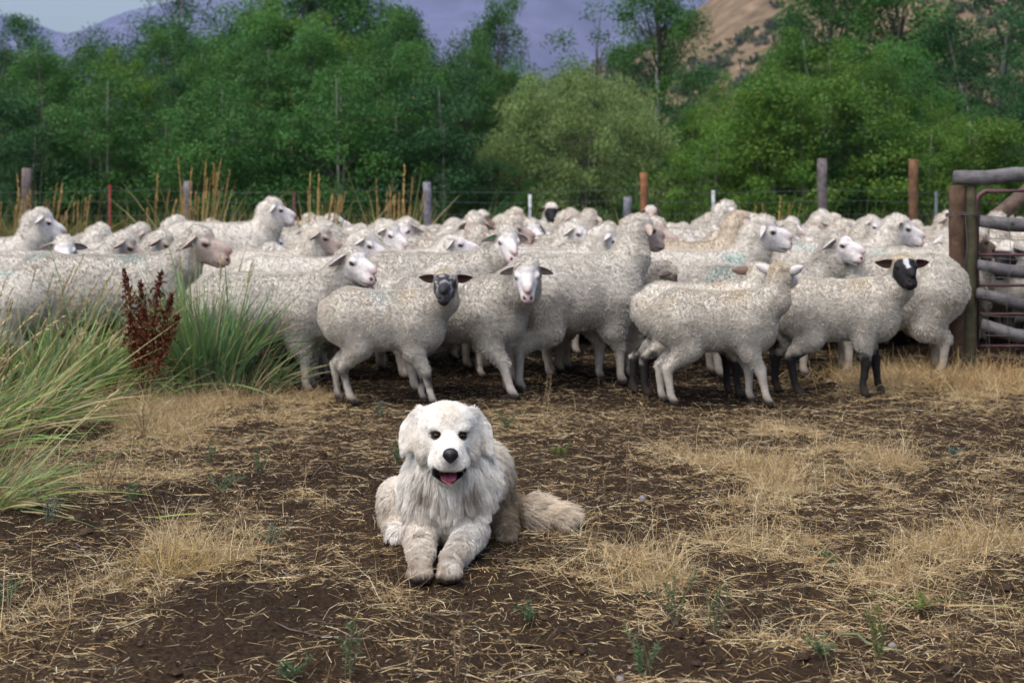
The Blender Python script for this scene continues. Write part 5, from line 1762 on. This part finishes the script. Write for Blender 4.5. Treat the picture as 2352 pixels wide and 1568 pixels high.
    for s in (1, -1):
        e = np.linalg.norm((q - np.array([s * .0375, -.092, -.006])) / np.array([1.25, 1.4, .95]), axis=1)
        stain(hm * np.clip((.0185 - e) / .004, 0, 1), (0.015, 0.012, 0.011))
        e2 = np.linalg.norm((q - np.array([s * .031, -.098, -.021])) / np.array([.7, 1.5, 1.3]), axis=1)
        stain(hm * np.clip((.012 - e2) / .008, 0, 1) * .45, (0.18, 0.14, 0.12))
    lipz = -.121 + 7.5 * q[:, 0] ** 2
    lip = np.abs(q[:, 2] - lipz + .003)
    stain(hm * np.clip((.0255 - lip) / .006, 0, 1) * (np.abs(q[:, 0]) < .050) * (q[:, 1] < -.050) * np.where(q[:, 2] > lipz, np.clip((.0215 - lip) / .003, 0, 1), 1), (0.018, 0.016, 0.018))
    stain(hm * np.clip((.030 - np.linalg.norm(q - np.array([0, -.183, -.060]), axis=1)) / .01, 0, 1) * .5, (0.25, 0.22, 0.23))
    o = link('dog', mesh_np('dog', V, F, M_BODY, c))

    # parts of the face
    m = MB()
    k = np.linspace(-1, 1, 11)
    prof = np.sqrt(np.clip(1 - k * k, .015, 1))
    m.tube(np.stack([k * .0235, 0 * k, -.003 * k * k], 1), prof * .0235, 16, (0.012, 0.011, 0.013))
    nv = np.concatenate(m.v)
    nv[:, 1] *= .85
    lowr = np.clip(-nv[:, 2] / .02, 0, 1)
    nv[:, 0] *= 1 - .35 * lowr
    for s in (1, -1):
        e = np.linalg.norm((nv - np.array([s * .0105, -.017, -.003])) / np.array([1.0, 3, .9]), axis=1)
        nv[:, 1] += .007 * np.clip((.0075 - e) / .004, 0, 1)
    nose = link('nose', mesh_np('nose', nv, [np.concatenate(m.f4), np.concatenate(m.f3)], M_WET, np.concatenate(m.c)), o)
    nose.location = Vector([float(z) for z in hw((0, -.186, -.050))])
    # tongue: a thick curved slab resting on the lower teeth
    nu, nvv = 12, 11
    u = np.linspace(0, 1, nu)[:, None]
    w = np.linspace(-1, 1, nvv)[None]
    wid = .0255 * np.sqrt(np.clip(1.0 - np.clip((u - .70) / .31, 0, 1) ** 2.4, .03, 1))
    X = w * wid
    Y = -.07 - u * .080 + 0 * w
    Z = -.124 + .004 * np.sin(u * 3) - .011 * u ** 4 + .0035 * w ** 2 - .0025 * np.exp(-(w / .12) ** 2)
    top_ = np.stack(np.broadcast_arrays(X, Y, Z), -1).reshape(-1, 3)
    bot = np.stack(np.broadcast_arrays(X * .9, Y + .003, Z - .008), -1).reshape(-1, 3)
    Fv = []
    qn = nu * nvv
    for i in range(nu - 1):
        for j in range(nvv - 1):
            a = i * nvv + j
            Fv += [(a, a + nvv, a + nvv + 1, a + 1), (qn + a, qn + a + 1, qn + a + nvv + 1, qn + a + nvv)]
        for j in (0, nvv - 1):
            a = i * nvv + j
            Fv.append((a, a + nvv, qn + a + nvv, qn + a))
    for j in range(nvv - 1):
        a = (nu - 1) * nvv + j
        Fv.append((a, a + 1, qn + a + 1, qn + a))
    tv = np.concatenate([top_, bot])
    tv = np.array([hw(z) for z in tv])
    link('tongue', mesh_np('tongue', tv, np.array(Fv), M_WET, np.array([[0.52, 0.135, 0.20]]) * np.ones((len(tv), 1))), o)
    em = eye_mesh(.0115, (0.075, 0.034, 0.012))
    pm = eye_mesh(.0058, (0.004, 0.004, 0.004))
    for s in (1, -1):
        e = link('eye', em, o)
        e.location = Vector([float(z) for z in hw((s * .0370, -.0870, -.006))])
        e.scale = (.98, 1, .80)
        pu = link('pupil', pm, e)
        pu.location = (s * .001, -.0085, 0)
        pu.scale = (1, .55, 1)

    # coat
    nh = 150000
    vn = vert_normals(V, F)
    nearlip = hm * (lip < np.where(q[:, 2] > lipz, .0215, .0245)) * (np.abs(q[:, 0]) < .049) * (q[:, 1] < -.050)
    eyem = np.zeros(len(V))
    for s in (1, -1):
        eyem = np.maximum(eyem, np.linalg.norm((q - np.array([s * .0375, -.092, -.006])) / np.array([1.16, 1.6, .74]), axis=1) < .0165)
    nosem = np.linalg.norm((q - np.array([0, -.185, -.051])) / np.array([1.15, 1, 1]), axis=1) < .022
    wt = np.where((nearlip > 0) | (eyem > 0) | nosem, 0, 1.0) * np.where(hd, 1.9, 1.0) * np.where((V[:, 2] < .012), .2, 1)
    p, _, T, bc = sample_mesh(V, F, wt.astype(np.float32), nh)
    it = lambda a: np.einsum('nk,nk...->n...', bc, a[T])
    nr = it(vn)
    nr /= np.linalg.norm(nr, axis=1, keepdims=True) + 1e-9
    hc = it(c)
    hq = it(hm)
    ql = loc(p)
    # length by region
    muz = np.clip((-ql[:, 1] - .055) / .05, 0, 1)
    ear = np.clip((np.abs(ql[:, 0]) - .082) / .012, 0, 1) * (ql[:, 2] > -.095)
    ln_h = .011 * (1 - muz) + .005 * muz
    ln_h = np.where(ql[:, 1] > -.02, ln_h + .008, ln_h)
    ln_h = np.where((ql[:, 2] < -.05) & (muz < .35), .028, ln_h)
    ln_h = ln_h * (1 - ear) + .010 * ear
    chest = np.clip((p[:, 2] - .12) / .08, 0, 1)
    fore = (p[:, 1] < .20)
    ln_b = .020 + .024 * chest
    ln_b = np.where(fore & (p[:, 2] < .14), .019 - .010 * np.clip((.09 - p[:, 1]) / .1, 0, 1) , ln_b)
    ln_b = np.where(p[:, 1] > .45, np.where(p[:, 0] < -.05, .020, .032), ln_b)
    ln_b = np.where(p[:, 0] > .26, .060, ln_b)
    ln_b = np.where((p[:, 2] < .03), ln_b * .4, ln_b)
    ln = (ln_h * hq + ln_b * (1 - hq)) * rng.uniform(.65, 1.25, nh)
    # combing
    away = ql - np.array([0, -.19, -.04])
    away /= np.linalg.norm(away, axis=1, keepdims=True)
    away[:, 2] -= .35 * np.clip((np.abs(ql[:, 0]) - .05) / .05, 0, 1) + .5 * (ql[:, 2] < -.04)
    away = away @ Rm.T
    side = np.sign(p[:, :1])
    cb = np.concatenate([side * .25, np.full((nh, 1), -.05), np.full((nh, 1), -1.0)], 1)
    armdir = np.concatenate([side * -.15, np.full((nh, 1), -.55), np.full((nh, 1), -.6)], 1)
    fm = (fore & (p[:, 2] < .16))[:, None]
    cb = np.where(fm, armdir, cb)
    rm_ = (p[:, 1] > .42)[:, None]
    cb = np.where(rm_, np.concatenate([side * .1 + .1, np.full((nh, 1), .5), np.full((nh, 1), -.9)], 1), cb)
    cb = np.where((p[:, :1] > .24), np.array([[1.0, -.15, .0]]), cb)
    away = np.where(ear[:, None] > .5, np.concatenate([np.sign(ql[:, :1]) * .3, np.full((nh, 1), -.1), np.full((nh, 1), -1.0)], 1), away)
    cb = away * hq[:, None] + cb * (1 - hq[:, None])
    cb -= nr * np.sum(cb * nr, 1, keepdims=True)
    cb /= np.linalg.norm(cb, axis=1, keepdims=True) + 1e-6
    lock = np.where(hq > .5, .012, .024)[:, None]
    ci = np.floor((p + (fbm(p * 25, 2, 6)[:, None] - .5) * .03) / lock * np.array([1, 1, .6])).astype(np.int64)
    hh = hash3(ci, 1) - .5
    lift = np.where(hq > .5, .26, .30)[:, None]
    hh = hh * np.where(hq > .5, .45, .9)[:, None]
    d0 = nr * (lift + .2) + cb * .8 + hh * .35 + rng.normal(0, .13, (nh, 3))
    d0 /= np.linalg.norm(d0, axis=1, keepdims=True)
    d1 = nr * (lift * .35) + cb + hh * .75 + np.array([0, 0, -.35]) * (1 - hq[:, None] * .5) + rng.normal(0, .12, (nh, 3))
    d1 /= np.linalg.norm(d1, axis=1, keepdims=True)
    L = ln[:, None]
    cc = (ci + .5) * lock / np.array([1, 1, .6])
    pull = cc - p
    pull -= nr * np.sum(pull * nr, 1, keepdims=True)
    pull = np.clip(pull, -.012, .012) * np.clip(ln / .03, .1, 1)[:, None]
    P = [p - nr * .002]
    for t in (.25, .5, .75, 1.0):
        P.append(p + d0 * L * t * (1 - .5 * t) + d1 * L * t * t * .5 + pull * .55 * t * t)
    P = np.stack(P, 1)
    P[..., 2] = np.maximum(P[..., 2], .006)
    hc = hc * (.90 + .22 * (hash3(ci, 2)[:, :1])) * rng.uniform(.88, 1.1, (nh, 1))
    r0 = np.where(hq > .5, .0006, .00075) * rng.uniform(.7, 1.2, nh)
    hair('fur', P, r0, r0 * .3, hc, M_FUR, o)
    return o


dog = make_dog()
dog.location = (gx(1003, 4.17), 4.17, float(ground_h(np.array([gx(1003, 4.17)]), np.array([4.17]))[0]) - .006)
tag(dog, 'large white shaggy dog lying with its tongue out and paws towards the camera', 'dog')
